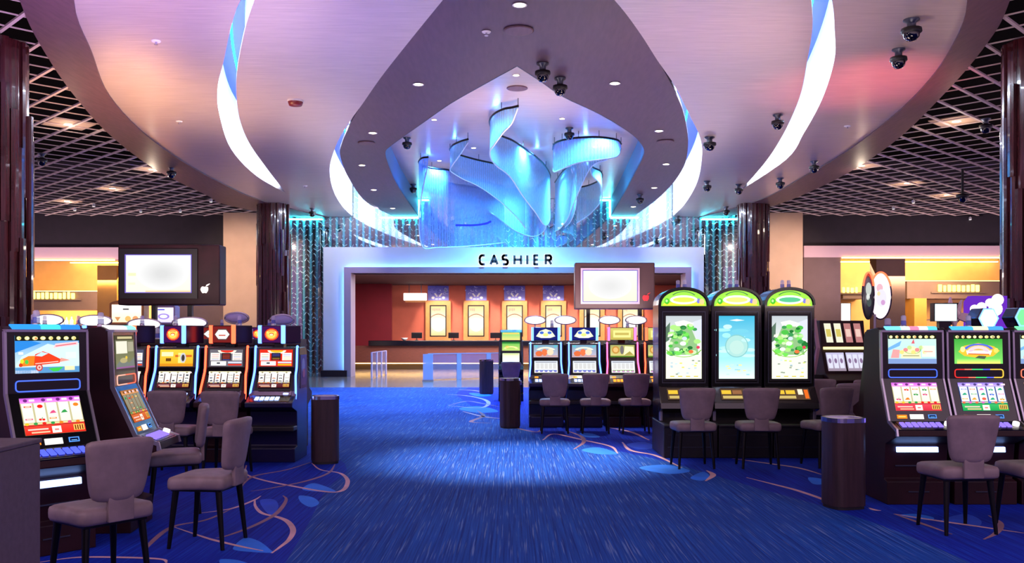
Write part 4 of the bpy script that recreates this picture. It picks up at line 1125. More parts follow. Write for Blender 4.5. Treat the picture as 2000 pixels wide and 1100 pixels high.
# ================================================================== DISPLAY ARTWORK
W1 = (1, 1, 1)
def art_reels(seed, head, foot, cell=(0.98, 0.96, 0.90), bg=(0.75, 0.72, 0.55), n=5, syms=((0.9, 0.15, 0.12), (0.95, 0.75, 0.2), (0.2, 0.6, 0.3), (0.85, 0.3, 0.5), (0.9, 0.5, 0.15)), dense=0.7):
    r = random.Random(seed)
    s = [rect(0, bg, 0, 0, 1, 1), grad(1, head, tuple(min(1, h + 0.25) for h in head), 0, 0.86, 1, 1), grad(1, tuple(min(1, h + 0.12) for h in foot), foot, 0, 0, 1, 0.27)]
    for k in range(4):
        u = 0.08 + 0.25 * k + r.random() * 0.06
        s.append(disc(2, tuple(h * 0.6 for h in head), u, 0.93, 0.035, 0.045, 10))
        s.append(rect(2, (1, 0.85, 0.9), u + 0.06, 0.90, u + 0.15, 0.96))
    w = 1.0 / n
    for k in range(n):
        u0, u1 = k * w + 0.015, (k + 1) * w - 0.015
        s.append(grad(2, cell, tuple(c * 0.93 for c in cell), u0, 0.33, u1, 0.85))
        for j in range(3):
            if r.random() > dense: continue
            c = r.choice(syms); u = (u0 + u1) / 2 + (r.random() - 0.5) * 0.02; v = 0.42 + 0.17 * j
            kd = r.randint(0, 3)
            if kd == 0: s.append(disc(3, c, u, v, w * 0.24, 0.05, 12))
            elif kd == 1: s.append((3, c, [(u - w * .3, v - .04), (u + w * .28, v - .03), (u + w * .1, v + .05), (u - w * .1, v + .03)]))
            elif kd == 2: s += [disc(3, c, u - w * .13, v - .02, w * .13, .03, 10), disc(3, c, u + w * .14, v - .025, w * .13, .03, 10), (4, (0.2, 0.5, 0.2), [(u - .01, v), (u + .02, v + .05), (u + .01, v)])]
            else: s += [rect(3, c, u - w * .3, v - .02, u + w * .3, v + .02), rect(4, (1, .95, .8), u - w * .2, v - .008, u + w * .2, v + .008)]
    s.append(rect(3, (1, 0.92, 0.6), 0, 0.285, 1, 0.305)); s.append(rect(3, tuple(c * .55 for c in foot), 0, 0.235, 1, 0.25))
    for k in range(7):
        u = 0.05 + 0.14 * k
        s.append(disc(4, r.choice(syms), u, 0.29, 0.035, 0.04, 9))
    s.append(rect(3, (1, 0.97, 0.9), 0.44, 0.02, 0.59, 0.2)); s.append(rect(4, (0.9, .5, .5), 0.48, 0.08, 0.55, 0.13))
    s.append(rect(3, (1, 0.75, 0.35), 0.80, 0.05, 0.98, 0.21))
    for k in range(4): s.append(rect(4, tuple(c * .5 for c in foot), 0.82 + .04 * k, 0.06, 0.84 + .04 * k, 0.19))
    s.append(rect(3, (1, .8, .75), 0.05, 0.12, 0.38, 0.16)); s.append(rect(3, (1, .75, .6), 0.1, 0.04, 0.4, 0.08))
    return s
def icon_row(s, seed, dark=(0.12, 0.12, 0.08)):
    r = random.Random(seed)
    s.append(rect(2, dark, 0, 0.86, 1, 1))
    for k in range(8):
        u = 0.06 + 0.122 * k; c = (1, 0.95, 0.66)
        w_ = .03 + r.random() * .02
        s.append(disc(3, c, u, .93, w_, .05, 12))
        s.append(disc(4, r.choice([(.9, .5, .3), (.95, .75, .4), (.6, .5, .3), (.95, .9, .8)]), u + .012, .925, w_ * .5, .028, 10))
    return s
def art_truck():
    s = [grad(0, (0.25, 0.60, 0.88), (0.85, 0.93, 0.95), 0, 0, 1, 1), (1, (0.18, 0.52, 0.85), [(0, .55), (.4, .8), (.25, .86), (0, .86)]),
         (1, (0.80, 0.92, 0.95), [(0.1, .45), (.5, .78), (.7, .7), (1, .8), (1, .2), (0, .2)]), rect(1, (0.35, 0.58, 0.78), 0, 0, 1, .16), rect(1, (.85, .88, .95), 0, 0, .35, .08)]
    red = (0.95, 0.25, 0.12)
    s += [(2, (1, .5, .15), [(.06, .18), (.3, .2), (.32, .46), (.2, .46), (.08, .36)]), (3, red, [(.28, .2), (.68, .26), (.70, .36), (.52, .52), (.42, .58), (.30, .5)]), (3, (.97, .6, .55), [(.68, .28), (.85, .33), (.7, .4)]),
          (4, (.75, .88, .98), [(.30, .46), (.40, .56), (.50, .52), (.40, .44)]), (4, (1, .85, .8), [(.30, .24), (.66, .29), (.66, .31), (.30, .26)]),
          disc(4, (.75, .25, .22), .36, .15, .055, .10, 14), disc(5, (.98, .75, .72), .36, .15, .035, .065, 14), disc(6, (.7, .3, .3), .36, .15, .015, .03, 8),
          disc(4, (.85, .85, .2), .1, .32, .03, .06, 10), disc(4, (.3, .75, .3), .17, .3, .03, .06, 10), disc(4, (.8, .25, .1), .08, .22, .03, .05, 10)]
    s += [(3, (.98, .78, .80), [(.58, .66), (.98, .74), (.98, .84), (.62, .78)]), (4, (.92, .4, .45), [(.62, .70), (.95, .77), (.95, .80), (.62, .73)])]
    s += [(3, (.25, .78, .3), [(.50, .12), (.74, .15), (.66, .04), (.58, .03)]), rect(3, (1, .93, .7), .76, .06, .92, .17), rect(3, (.85, .95, .95), .78, .38, .95, .55), rect(3, (.95, .98, 1), .05, .5, .12, .56)]
    icon_row(s, 3); return s
def art_castle():
    s = [grad(0, (0.78, 0.90, 0.86), (0.70, 0.85, 0.88), 0, 0, 1, 1), (1, (0.45, 0.68, 0.92), [(0, .55), (.28, .8), (.24, .62), (0, .45)]), rect(1, (0.50, 0.60, 0.80), 0, 0, 1, .17)]
    s += [(2, (.92, .62, .62), [(.05, .2), (.22, .2), (.24, .48), (.1, .5)]), (2, (.96, .92, .72), [(.26, .2), (.68, .18), (.66, .5), (.5, .62), (.3, .5)]), (2, (.85, .35, .42), [(.48, .7), (.53, .86), (.55, .7)])]
    for k in range(7): s.append(disc(3, ((.95, .85, .5), (.9, .55, .55), (.75, .85, .55))[k % 3], .28 + .08 * k, .4 + .08 * (k % 3), .05, .07, 10))
    s += [arcband(3, (.45, .7, .35), .5, .48, .16, .18, 200, 380, .8), rect(3, (.97, .95, .85), .70, .24, .97, .62), rect(4, (.95, .65, .6), .74, .4, .92, .44), rect(4, (.55, .55, .4), .3, .26, .64, .29)]
    icon_row(s, 8); return s
def art_greenlogo():
    s = [grad(0, (0.16, 0.60, 0.22), (0.50, 0.86, 0.40), 0, 0, 1, 1), grad(1, (.45, .85, .4), (.95, .93, .45), 0.05, 0, .95, .18)]
    s += [(2, (.93, .75, .22), [(.08, .42), (.2, .62), (.5, .72), (.82, .6), (.94, .45), (.8, .26), (.5, .2), (.2, .27)]), arcband(3, (.35, .42, .85), .5, .42, .26, .33, 20, 160, .85), arcband(3, (.97, .80, .82), .5, .38, .14, .24, 10, 170, 1.0),
          (3, (.98, .88, .9), [(.26, .32), (.74, .3), (.78, .46), (.24, .46)]), arcband(4, (.5, .35, .75), .5, .40, .2, .215, 20, 160, .4), (4, (.85, .45, .2), [(.28, .32), (.72, .30), (.72, .34), (.28, .36)])]
    s += [disc(4, (1, .95, .6), .17, .5, .05, .1, 12), disc(4, (.98, .85, .4), .86, .46, .05, .09, 12), (4, (.3, .35, .3), [(.42, .2), (.62, .16), (.66, .26), (.5, .28)])]
    icon_row(s, 12); return s
def art_garden(seed):
    r = random.Random(seed)
    s = [grad(0, (0.72, 0.75, 0.78), (0.93, 0.95, 0.90), 0, 0.35, 1, 1), rect(1, (0.96, 0.98, 0.86), 0, 0, 1, 0.36)]
    s += [(1, (.35, .45, .38), [(0, .82), (.12, .9), (.1, .62), (0, .58)]), (1, (.95, .96, .93), [(.25, .9), (.5, .93), (.8, .88), (.72, .82), (.3, .84)]), (1, (.82, .84, .95), [(.75, .9), (1, .95), (1, .6), (.85, .65)])]
    s.append((1, (.55, .72, .50), [(.08, .38), (.92, .38), (.86, .6), (.68, .84), (.3, .84), (.12, .6)]))
    for k in range(46):
        v = 0.38 + r.random() * 0.47; u = 0.5 + (r.random() - .5) * (0.86 - 0.9 * max(0, v - .55))
        g = r.choice([(.30, .72, .28), (.45, .85, .35), (.14, .45, .20), (.66, .92, .50), (.24, .58, .32), (.80, .95, .70)])
        ru = .05 + r.random() * .06
        s.append(disc(2 + k % 4, g, u, v, ru, ru * .38, 12))
    s += [disc(6, (.88, .92, .90), .48, .56, .09, .035), disc(6, (.80, .85, .92), .52, .64, .07, .03), disc(6, (.92, .45, .25), .70, .43, .07, .028), disc(6, (.85, .25, .35), .9, .5, .05, .025), disc(6, (.93, .90, .95), .3, .47, .08, .03), (6, (.95, .95, .85), [(.05, .66), (.18, .68), (.2, .72), (.06, .7)])]
    s += [arcband(6, (.45, .72, .2), .5, .52, .50, .53, 200, 340, .34)]
    for k in range(16):
        u, v = .06 + r.random() * .84, .06 + r.random() * .24
        s.append(rect(3, r.choice([(.70, .80, .85), (.80, .85, .45), (.55, .6, .55), (.75, .9, .9), (.9, .85, .4)]), u, v, u + .07, v + .02))
    for k in range(4): s.append(rect(4, (.82, .75, .25), .12 + .22 * k, .03, .24 + .22 * k, .045))
    return s
def art_aqua():
    s = [grad(0, (0.25, 0.68, 0.82), (0.62, 0.88, 0.92), 0, 0.3, 1, 1), grad(0, (.62, .88, .92), (.88, .96, .93), 0, 0, 1, .3)]
    r = random.Random(5)
    for k in range(16):
        u, v = r.random() * .8 + .1, .35 + r.random() * .55
        s.append(disc(1 + k % 3, r.choice([(.62, .88, .90), (.75, .93, .93), (.45, .78, .86)]), u, v, .1 + r.random() * .15, .02 + r.random() * .02, 14))
    s += [arcband(4, (.50, .74, .74), .5, .52, .30, .325, 0, 180, .56, 16), arcband(4, (.50, .74, .74), .5, .52, .30, .325, 180, 360, .56, 16), disc(3, (.66, .84, .82), .5, .52, .30, .168, 22), disc(4, (.72, .86, .83), .5, .5, .2, .11, 18), (4, (.9, .96, .95), [(.3, .93), (.5, .95), (.72, .93), (.5, .915)])]
    for k in range(12):
        u, v = .08 + r.random() * .8, .05 + r.random() * .2
        s.append(rect(3, r.choice([(.6, .82, .9), (.95, .92, .6), (.75, .9, .85)]), u, v, u + .09, v + .02))
    return s
def art_pay(seed, bg, accent):
    r = random.Random(seed)
    s = [rect(0, bg, 0, 0, 1, 1), disc(1, (.98, .95, .85), .52, .95, .28, .22, 18, 180, 360), disc(2, accent, .52, .95, .2, .14, 16, 180, 360)]
    for k in range(3):
        u0 = .03 + .33 * k
        s.append(rect(2, (.95, .93, .90) if k != 1 else (.15, .12, .14), u0, .35, u0 + .28, .80))
        for j in range(5):
            c = r.choice([(.9, .3, .2), (.3, .35, .8), (.2, .2, .22), accent])
            s.append(rect(3, c, u0 + .03, .38 + .08 * j, u0 + .25, .40 + .08 * j))
    s += [rect(2, (1, .98, .95), .05, .05, .5, .3), rect(3, (.3, .3, .35), .22, .14, .32, .24), rect(2, (.8, .82, .9), .56, .18, .97, .28), rect(2, accent, .56, .05, .97, .14)]
    return s
def art_gold(seed):
    s = [grad(0, (.95, .78, .25), (.98, .66, .15), 0, 0, 1, 1), rect(1, (.85, .55, .12), 0, 0, 1, .16), rect(2, (.98, .9, .5), .55, .2, .75, .8), disc(3, (.75, .75, .78), .7, .5, .09, .3), disc(4, (.25, .22, .2), .7, .5, .05, .2), rect(2, (.4, .25, .08), .18, .3, .34, .48), rect(2, (.8, .4, .15), .46, .55, .96, .68), rect(2, (.98, .92, .7), .05, .6, .4, .85)]
    return s
def art_emblem(bg, ring, core, lens=False):
    s = [rect(0, bg, 0, 0, 1, 1)]
    if lens:
        s += [(1, (.35, .25, .25), [(.08, .5), (.28, .85), (.72, .85), (.92, .5), (.72, .15), (.28, .15)]), (2, (.98, .97, .95), [(.12, .5), (.3, .78), (.7, .78), (.88, .5), (.7, .22), (.3, .22)]), rect(3, (.75, .35, .3), .32, .4, .68, .48)]
    else:
        s += [disc(1, ring, .5, .5, .36, .38), disc(2, (1, .62, .3), .5, .5, .30, .31), disc(3, core, .5, .47, .21, .2), disc(4, ring, .5, .5, .13, .10), disc(5, (1, .9, .7), .5, .48, .1, .07), disc(3, (1, .85, .4), .3, .62, .06, .08), disc(3, (1, .85, .4), .7, .62, .06, .08)]
    return s
def art_face():
    return [rect(0, (.10, .12, .42), 0, 0, 1, 1), (1, (.90, .93, .80), [(.08, .3), (.25, .75), (.5, .92), (.75, .75), (.92, .3), (.7, .16), (.3, .16)]), disc(2, (.25, .4, .8), .33, .6, .09, .12), disc(2, (.25, .4, .8), .67, .6, .09, .12), disc(2, (.97, .98, .93), .5, .3, .3, .14), disc(3, (.85, .9, .5), .5, .42, .12, .14)]
def art_bluepic():
    return [grad(0, (.45, .62, .72), (.75, .70, .78), 0, 0, 1, 1), (1, (.35, .72, .78), [(.0, .95), (.18, .98), (.12, .75)]), (1, (.35, .72, .78), [(1, .95), (.82, .98), (.88, .75)]), arcband(2, (.90, .93, .82), .5, .5, .28, .42, 20, 160, .8), disc(3, (.9, .45, .28), .45, .4, .12, .28), disc(3, (.85, .42, .25), .22, .3, .15, .22), disc(3, (.9, .82, .7), .68, .42, .14, .26), rect(2, (.75, .55, .5), .02, .05, .98, .14)]
def art_goldpic(seed):
    return [grad(0, (.62, .64, .38), (.85, .80, .5), 0, 0, 1, 1), disc(1, (.75, .55, .25), .22, .6, .16, .32), disc(2, (.9, .72, .45), .22, .6, .10, .2), disc(1, (.45, .42, .42), .48, .6, .08, .36), (1, (.95, .93, .72), [(.55, .2), (.98, .25), (.95, .85), (.6, .9)]), (2, (.65, .6, .3), [(.55, .15), (.95, .2), (.8, .5)]), rect(1, (.3, .45, .15), 0, 0, 1, .12)]
def art_whitepay(c1, c2):
    s = [grad(0, (.82, .85, .90), (.97, .97, .93), 0, 0, 1, 1), rect(1, c1, .04, .06, .96, .22), rect(1, (.5, .5, .55), .05, .86, .95, .92)]
    for k in range(9): s.append(disc(2, (.97, .95, .97) if k % 2 else c2, .1 + .1 * k, .1, .045, .07, 9))
    for k in range(5): s.append(rect(2, (.80, .80, .80), .08 + .18 * k, .32, .22 + .18 * k, .8))
    return s
def art_m2up():
    return [grad(0, (.45, .45, .35), (.55, .55, .40), 0, 0, 1, 1), rect(1, (.30, .26, .20), .0, .86, 1, 1), rect(2, (.85, .8, .6), .1, .89, .9, .96), rect(1, (.98, .96, .88), .03, .45, .62, .82), rect(1, (.70, .68, .58), .66, .5, .97, .8), (1, (.5, .52, .5), [(0, .1), (.3, .3), (.7, .15), (1, .32), (1, 0), (0, 0)]), disc(2, (.75, .7, .5), .4, .24, .2, .08), disc(2, (.95, .8, .3), .55, .32, .06, .05), rect(2, (.62, .4, .62), .0, .0, 1, .05)]
def art_arch():
    return [(0, (.80, .90, .28), [(.0, .0)] + [(.5 + .5 * math.cos(math.radians(a)), .98 * math.sin(math.radians(a))) for a in range(0, 181, 10)]), ]

# ================================================================== SLOT MACHINES
def seg(P, Q, t0, t1, x0, x1, off):
    """patch on the machine front between upper point P and lower point Q (y,z)"""
    a = (P[0] + (Q[0] - P[0]) * t0, P[1] + (Q[1] - P[1]) * t0); b = (P[0] + (Q[0] - P[0]) * t1, P[1] + (Q[1] - P[1]) * t1)
    dy, dz = Q[0] - P[0], Q[1] - P[1]; L = math.hypot(dy, dz)
    n = Vector((0, dz / L, -dy / L))
    O = Vector((x0, b[0], b[1])) + n * off
    return O, Vector((x1 - x0, 0, 0)), Vector((0, a[0] - b[0], a[1] - b[1])), n
def panel(mb, s, depth=0.01, mi=0, u0=0, u1=1, v0=0, v1=1, col=None):
    O, U, V, n = s
    q = [O + U * a + V * b for a, b in ((u0, v0), (u1, v0), (u1, v1), (u0, v1))]
    v = q + [p - n * depth for p in q]
    mb.add(v, [(0, 1, 2, 3), (0, 4, 5, 1), (1, 5, 6, 2), (2, 6, 7, 3), (3, 7, 4, 0)], mi, col)
def display(name, parent, s, shapes, mat=None):
    mb = MB(); O, U, V, n = s
    quadart(mb, O, U, V, n, shapes, 0.0011)
    return obj(name, mb, mat or M['screen'], parent)
def frame_on(mb, s, g, depth=0.012, mi=0, col=None):
    O, U, V, n = s
    gu, gv = g / U.length, g / V.length
    panel(mb, s, depth, mi, -gu, 0, -gv, 1 + gv, col); panel(mb, s, depth, mi, 1, 1 + gu, -gv, 1 + gv, col)
    panel(mb, s, depth, mi, 0, 1, -gv, 0, col); panel(mb, s, depth, mi, 0, 1, 1, 1 + gv, col)
def ring_on(mb, s, r, cols=None, mi=0):
    """rounded lit outline"""
    O, U, V, n = s
    pts = []
    ru, rv = 0.022 / U.length, 0.022 / V.length
    for cu, cv, a0 in ((1 - ru, 1 - rv, 0), (ru, 1 - rv, 90), (ru, rv, 180), (1 - ru, rv, 270)):
        for k in range(4):
            a = math.radians(a0 + 30 * k); pts.append((cu + ru * math.cos(a), cv + rv * math.sin(a)))
    full = []
    for i, p in enumerate(pts):
        q = pts[(i + 1) % len(pts)]; d = abs(p[0] - q[0]) > 0.3
        for k in range(12 if d else 1):
            t = k / (12 if d else 1); full.append((p[0] + (q[0] - p[0]) * t, p[1] + (q[1] - p[1]) * t))
    P = [O + U * a + V * b for a, b in full]
    m = len(P)
    if not cols: mb.tube(P, r, 6, mi, closed=True); return
    for i in range(m):
        u = full[i][0]
        c = cols[min(int(u * len(cols)), len(cols) - 1)]
        mb.tube([P[i], P[(i + 1) % m]], r, 5, mi, lin(c), cap=False)
def candle(parent, x, y, z, s=1.0, name='candle'):
    s *= 0.85
    c = obj(name, MB().lathe([(0.042 * s, 0), (0.042 * s, 0.03 * s), (0.036 * s, 0.035 * s)], n=14), M['silver'], parent, loc=(x, y, z))
    obj('lens', MB().lathe([(0.036 * s, 0.035 * s), (0.036 * s, 0.095 * s)], n=14), M['candleB'], c)
    obj('lens', MB().lathe([(0.034 * s, 0.098 * s), (0.034 * s, 0.155 * s), (0.02 * s, 0.17 * s)], n=14), M['candleA'], c)
    return c
PW = [(0.02, 1.66), (0.0, 1.20), (-0.18, 0.80), (-0.36, 0.735), (-0.37, 0.68), (-0.10, 0.58), (-0.06, 0.24)]
def machine_w(name, label, loc, rot, group, up, lo, ringc, topc, btn, side='maroon', slotglow='glowblue', candle_on=True, dim=False, dep=0.46):
    t = thing(name, label, 'slot machine', loc, rot, group)
    hw = 0.30
    mb = MB()
    prof = PW + [(-0.14, 0.22), (-0.14, 0.0), (dep, 0.0), (dep, 1.60), (dep - 0.08, 1.68), (0.10, 1.70)]
    mb.prism_x(prof, -hw, hw); obj('cabinet', mb, M[side], t, bevel=0.006)
    mb = MB(); mb.ribbon(PW[:4], -hw + 0.008, hw - 0.008, 0.008, 0.02); obj('bezel', mb, M['black'], t)
    for s in (-1, 1):
        mb = MB(); mb.ribbon(PW[:5], s * hw - 0.009, s * hw + 0.009, 0.016, 0.02); obj('side_trim', mb, M['silver'], t)
    A, B, C_, D2, E2 = PW[:5]
    mb = MB(); mb.box(-hw, hw, -0.01, 0.06, 1.655, 1.675); obj('top_trim', mb, M['silver'], t)
    su = seg(A, B, 0.07, 0.68, -0.235, 0.235, 0.012)
    display('upper_screen', t, su, up, M['screendim'] if dim else None)
    sr = seg(A, B, 0.80, 0.97, -0.235, 0.235, 0.016)
    mb = MB(); ring_on(mb, sr, 0.0055, ringc); obj('light_ring', mb, M['screen'], t)
    sl = seg(B, C_, 0.10, 0.76, -0.22, 0.22, 0.012)
    display('lower_screen', t, sl, lo, M['screendim'] if dim else None)
    sb = seg(B, C_, 0.84, 0.95, -0.22, 0.22, 0.012)
    mb = MB()
    O, U, V, n = sb
    quadart(mb, O, U, V, n, [rect(0, (1.0, .55, .15), 0.0, .1, .22, .9), rect(1, (1, .85, .45), .03, .4, .19, .6), rect(0, (1, .97, .95), .28, 0, .58, 1), rect(0, (.35, .6, 1), .68, .15, .86, .95), rect(1, (.02, .02, .15), .70, .3, .84, .8), rect(2, (.5, .75, 1), .72, .4, .82, .5)])
    obj('service_panel', mb, M['screen'], t)
    sd = seg(C_, D2, 0.15, 0.92, -0.25, 0.25, 0.012)
    mb = MB(); panel(mb, sd, 0.02); dk = obj('button_deck', mb, M['purpleside'], t)
    O, U, V, n = sd
    for k in range(7):
        u = 0.04 + 0.115 * k
        mb = MB(); panel(mb, (O + n * 0.012, U, V, n), 0.012, 0, u, u + 0.08, 0.2, 0.8)
        obj('button', mb, btn, dk)
    mb = MB(); mb.tube([O + U * 0.92 + V * 0.5, O + U * 0.92 + V * 0.5 + n * 0.03], 0.03, 12); obj('spin_button', mb, M['glowwhite'], dk)
    mb = MB(); sg_ = (Vector((-0.20, -0.125, 0.50)), Vector((0.40, 0, 0)), Vector((0, 0.006, 0.05)), Vector((0, -1, 0)))
    panel(mb, sg_, 0.02); obj('belly_light', mb, M[slotglow], t, bevel=0.004)
    mb = MB(); mb.box(-0.2, 0.2, -0.085, -0.055, 0.36, 0.372); mb.box(-0.1, 0.1, -0.15, -0.139, 0.12, 0.13); obj('door_trim', mb, M['gunmetal'], t)
    mb = MB(); n_ = 16
    for k in range(n_):
        u0, u1 = -0.235 + 0.47 * k / n_, -0.235 + 0.47 * (k + 1) / n_
        c = topc[min(int(k / n_ * len(topc)), len(topc) - 1)]
        mb.prism_x([(-0.02, 1.675), (-0.012, 1.70), (0.02, 1.712), (0.11, 1.714), (0.11, 1.675)], u0, u1, 0, lin(c))
    obj('topper_light', mb, M['screen'], t)
    if candle_on: candle(t, 0.0, 0.2, 1.70, 0.85)
    return t
blueb = glow('blue_button', (0.30, 0.35, 1.0), 1.6)
violb = glow('violet_button', (0.55, 0.45, 0.95), 1.3)
BL = (0.32, 0.45, 1.0)
# carousel on the left
machine_w('video_slot_machine', 'video slot machine showing a red truck under a glowing blue topper', (-3.50, 6.95, 0), math.radians(50), None, art_truck(), art_reels(1, (.72, .30, .80), (.85, .15, .10)), [BL], [(.2, .6, 1), (.3, .85, 1), (.2, .55, 1)], blueb, dep=0.30)
machine_w('video_slot_machine', 'narrowly seen video slot machine with amber reels and a pink outline on its front', (-3.30, 7.86, 0), math.radians(95), None, art_m2up(), art_reels(2, (.70, .42, .20), (.80, .35, .15), (.62, .60, .52), (.5, .35, .2)), [(1, .70, .62), (1, .45, .35)], [(1, .97, .95), (.6, 1, .9)], violb, dim=True, dep=0.36)
machine_w('video_slot_machine', 'video slot machine turned away behind the amber-reeled one on the left carousel', (-4.35, 8.75, 0), math.radians(150), None, art_castle(), art_reels(21, (.2, .4, .8), (.2, .3, .7)), [BL], [(.8, .85, 1)], blueb)
# front right bank
gx = [3.90, 4.545, 5.19]
machine_w('video_slot_machine', 'video slot machine with pale castle screen and blue outline, beside the right ash bin', (gx[0], 8.98, 0), 0, 'front right video slots', art_castle(), art_reels(4, (.75, .35, .80), (.80, .18, .25), dense=.45), [BL], [(.5, .9, 1), (.85, 1, .95), (1, .55, .7), (.9, 1, 1), (.4, .85, 1)], violb)
machine_w('video_slot_machine', 'video slot machine with bright green banner screen and rainbow outline', (gx[1], 8.98, 0), 0, 'front right video slots', art_greenlogo(), art_reels(5, (.55, .45, .85), (.12, .62, .30), (.98, .97, .97), (.25, .35, .6), syms=((.9, .4, .3), (.2, .65, .5), (.85, .4, .75), (.3, .45, .85), (.95, .65, .25)), dense=1), [(.9, .2, .2), (1, .5, .4), (.3, .9, .5), (.35, .4, 1), (1, .8, .3)], [(.3, .75, 1), (.95, 1, .8), (.3, .65, 1)], violb)
machine_w('video_slot_machine', 'video slot machine cut off by the right edge of the picture', (gx[2], 8.98, 0), 0, 'front right video slots', art_castle(), art_reels(6, (.9, .5, .5), (.8, .2, .2)), [(1, .5, .4)], [(.5, 1, .7), (.9, 1, 1)], violb)

PN = [(0.03, 1.455), (0.0, 1.20), (-0.05, 1.10), (-0.13, 0.90), (-0.20, 0.84), (-0.38, 0.77), (-0.38, 0.71), (-0.12, 0.64), (-0.10, 0.20)]
def pod(t, neon, art, z0=1.51, w=0.235, h=0.235, rot=0.0):
    mb = MB(); mb.box(-w, w, 0.08, 0.42, z0, z0 + h); p = obj('top_box', mb, M['purpleside'] if neon != 'neonred' else M['maroon'], t, bevel=0.012)
    s = (Vector((-w + 0.03, 0.078, z0 + 0.012)), Vector((2 * w - 0.06, 0, 0)), Vector((0, 0, h - 0.024)), Vector((0, -1, 0)))
    display('emblem_screen', p, s, art)
    for sx in (-1, 1):
        mb = MB(); mb.box(sx * w - 0.022, sx * w + 0.022, 0.055, 0.10, z0 - 0.002, z0 + h + 0.002); obj('side_light', mb, M[neon], p, bevel=0.008)
    mb = MB(); mb.box(-0.06, 0.06, 0.16, 0.30, 1.45, z0); obj('neck', mb, M['black'], t)
    if rot:
        R_ = Matrix.Translation((0, 0.25, 0)) @ Matrix.Rotation(rot, 4, 'Z') @ Matrix.Translation((0, -0.25, 0))
        p.location = R_.to_translation(); p.rotation_euler = (0, 0, rot)
def machine_n(label, loc, neon, up, lo, podart, group, rot=0.0, cand=None, side=None, upmat=None, lamp_c=None, podrot=0.0, sideart=False):
    t = thing('neon_slot_machine', label, 'slot machine', loc, rot, group)
    hw = 0.30
    prof = PN + [(-0.24, 0.18), (-0.24, 0.0), (0.46, 0.0), (0.46, 1.40), (0.36, 1.465)]
    sidem = side or ('maroon' if 'red' in neon or 'pink' in neon else 'purpleside')
    mb = MB(); mb.prism_x(prof, -hw, hw); obj('cabinet', mb, M[sidem], t, bevel=0.008)
    mb = MB(); mb.ribbon(PN[:5], -hw + 0.06, hw - 0.06, 0.008, 0.02); obj('bezel', mb, M['black'], t)
    for s in (-1, 1):
        mb = MB()
        pts = smooth_path([Vector((s * (hw - 0.03 + (0.02 if z < 1.0 else 0)), y - 0.012, z)) for y, z in [(0.06, 1.462)] + PN[:4] + [(-0.16, 0.80)]], 4)
        mb.tube(pts, 0.014, 7); obj('neon_tube', mb, M[neon], t)
    A, B, C2, D2, E2, F2 = PN[:6]
    display('upper_screen', t, seg(A, B, 0.10, 0.95, -0.215, 0.215, 0.014), up)
    display('lower_screen', t, seg((0.0, 1.16), D2, 0.08, 0.86, -0.205, 0.205, -0.004), lo) if False else display('lower_screen', t, seg((-0.022, 1.155), D2, 0.06, 0.86, -0.205, 0.205, 0.028), lo)
    mb = MB()
    mb.ribbon([(E2[0], E2[1]), (F2[0] + 0.02, F2[1])], -0.25, 0.25, 0.012, 0.02); dk = obj('button_deck', mb, M['black'], t)
    sd = seg(E2, F2, 0.2, 0.75, -0.2, 0.2, 0.016); O, U, V, n = sd
    mb = MB()
    for k in range(5): panel(mb, sd, 0.012, 0, 0.02 + 0.16 * k, 0.14 + 0.16 * k, 0.1, 0.9)
    obj('button', mb, M['glowblue'] if 'blue' in neon else M['gloworange'], dk)
    mb = MB()
    lx = -0.17 if lamp_c else 0.17
    mb.box(lx - 0.035, lx + 0.035, -0.19, -0.14, 0.82, 0.88); obj('ticket_light', mb, M[lamp_c or 'glowblue'], t, bevel=0.01)
    mb = MB(); mb.box(-0.30, 0.30, -0.30, -0.10, 0.40, 0.46); obj('ledge', mb, M['plinth'], t, bevel=0.01)
    mb = MB(); mb.box(-0.26, 0.26, -0.245, -0.235, 0.165, 0.175); obj('base_trim', mb, M['gunmetal'], t)
    if sideart:
        mb = MB(); quadart(mb, (hw + 0.004, 0.06, 0.92), (0, 0.36, 0), (0, 0, 0.44), (1, 0, 0), [grad(0, (.30, .36, .75), (.35, .12, .30), 0, 0, 1, 1), disc(1, (.62, .72, .92), .45, .68, .25, .22), disc(2, (.75, .45, .6), .5, .45, .2, .14), rect(1, (.45, .3, .55), .15, .1, .8, .3)], 0.002); obj('side_picture', mb, M['paint'], t)
    if podart: pod(t, neon, podart, rot=podrot, w=0.20 if podrot else 0.235)
    if cand: candle(t, cand, 0.25, 1.745 if podart else 1.46, 0.9)
    return t
emb = art_emblem((.25, .08, .30), (.95, .25, .12), (1, .85, .35))
lens = art_emblem((.45, .12, .12), 0, 0, True)
YB = 11.95
rowx = [-3.06, -3.705, -4.35, -4.995, -5.64, -6.285]
names = ['blue neon slot machine at the aisle end beside the black ash bin', 'red neon slot machine second from the aisle in the left row', 'blue neon slot machine with a golden upper screen, under the left big display',
         'red neon slot machine half hidden behind the amber-reeled machine on the left', 'blue neon slot machine whose red swirl top box shows above dark machine side', 'red neon slot machine whose white top box shows beside the near column']
ups = [art_pay(3, (.85, .18, .12), (.95, .7, .15)), art_pay(4, (.42, .40, .44), (.85, .2, .15)), art_gold(1), art_pay(6, (.3, .3, .4), (.9, .3, .2)), art_pay(7, (.6, .2, .2), (.9, .7, .2)), art_gold(2)]
for i, x in enumerate(rowx):
    red = i % 2 == 1
    machine_n(names[i], (x, YB, 0), 'neonred' if red else 'neonblue', ups[i], art_reels(30 + i, (.95, .9, .7), (.30, .08, .12), (.97, .96, .94), (.25, .12, .14), dense=.8, syms=((.2, .2, .25), (.8, .4, .2), (.5, .5, .55))), lens if red else emb, 'left row of neon slots', podrot=-0.50, sideart=i == 0, cand=(-0.1, 0.1)[i % 2])
YD = 16.35
rdx = [0.60, 1.28, 1.96, 2.63]
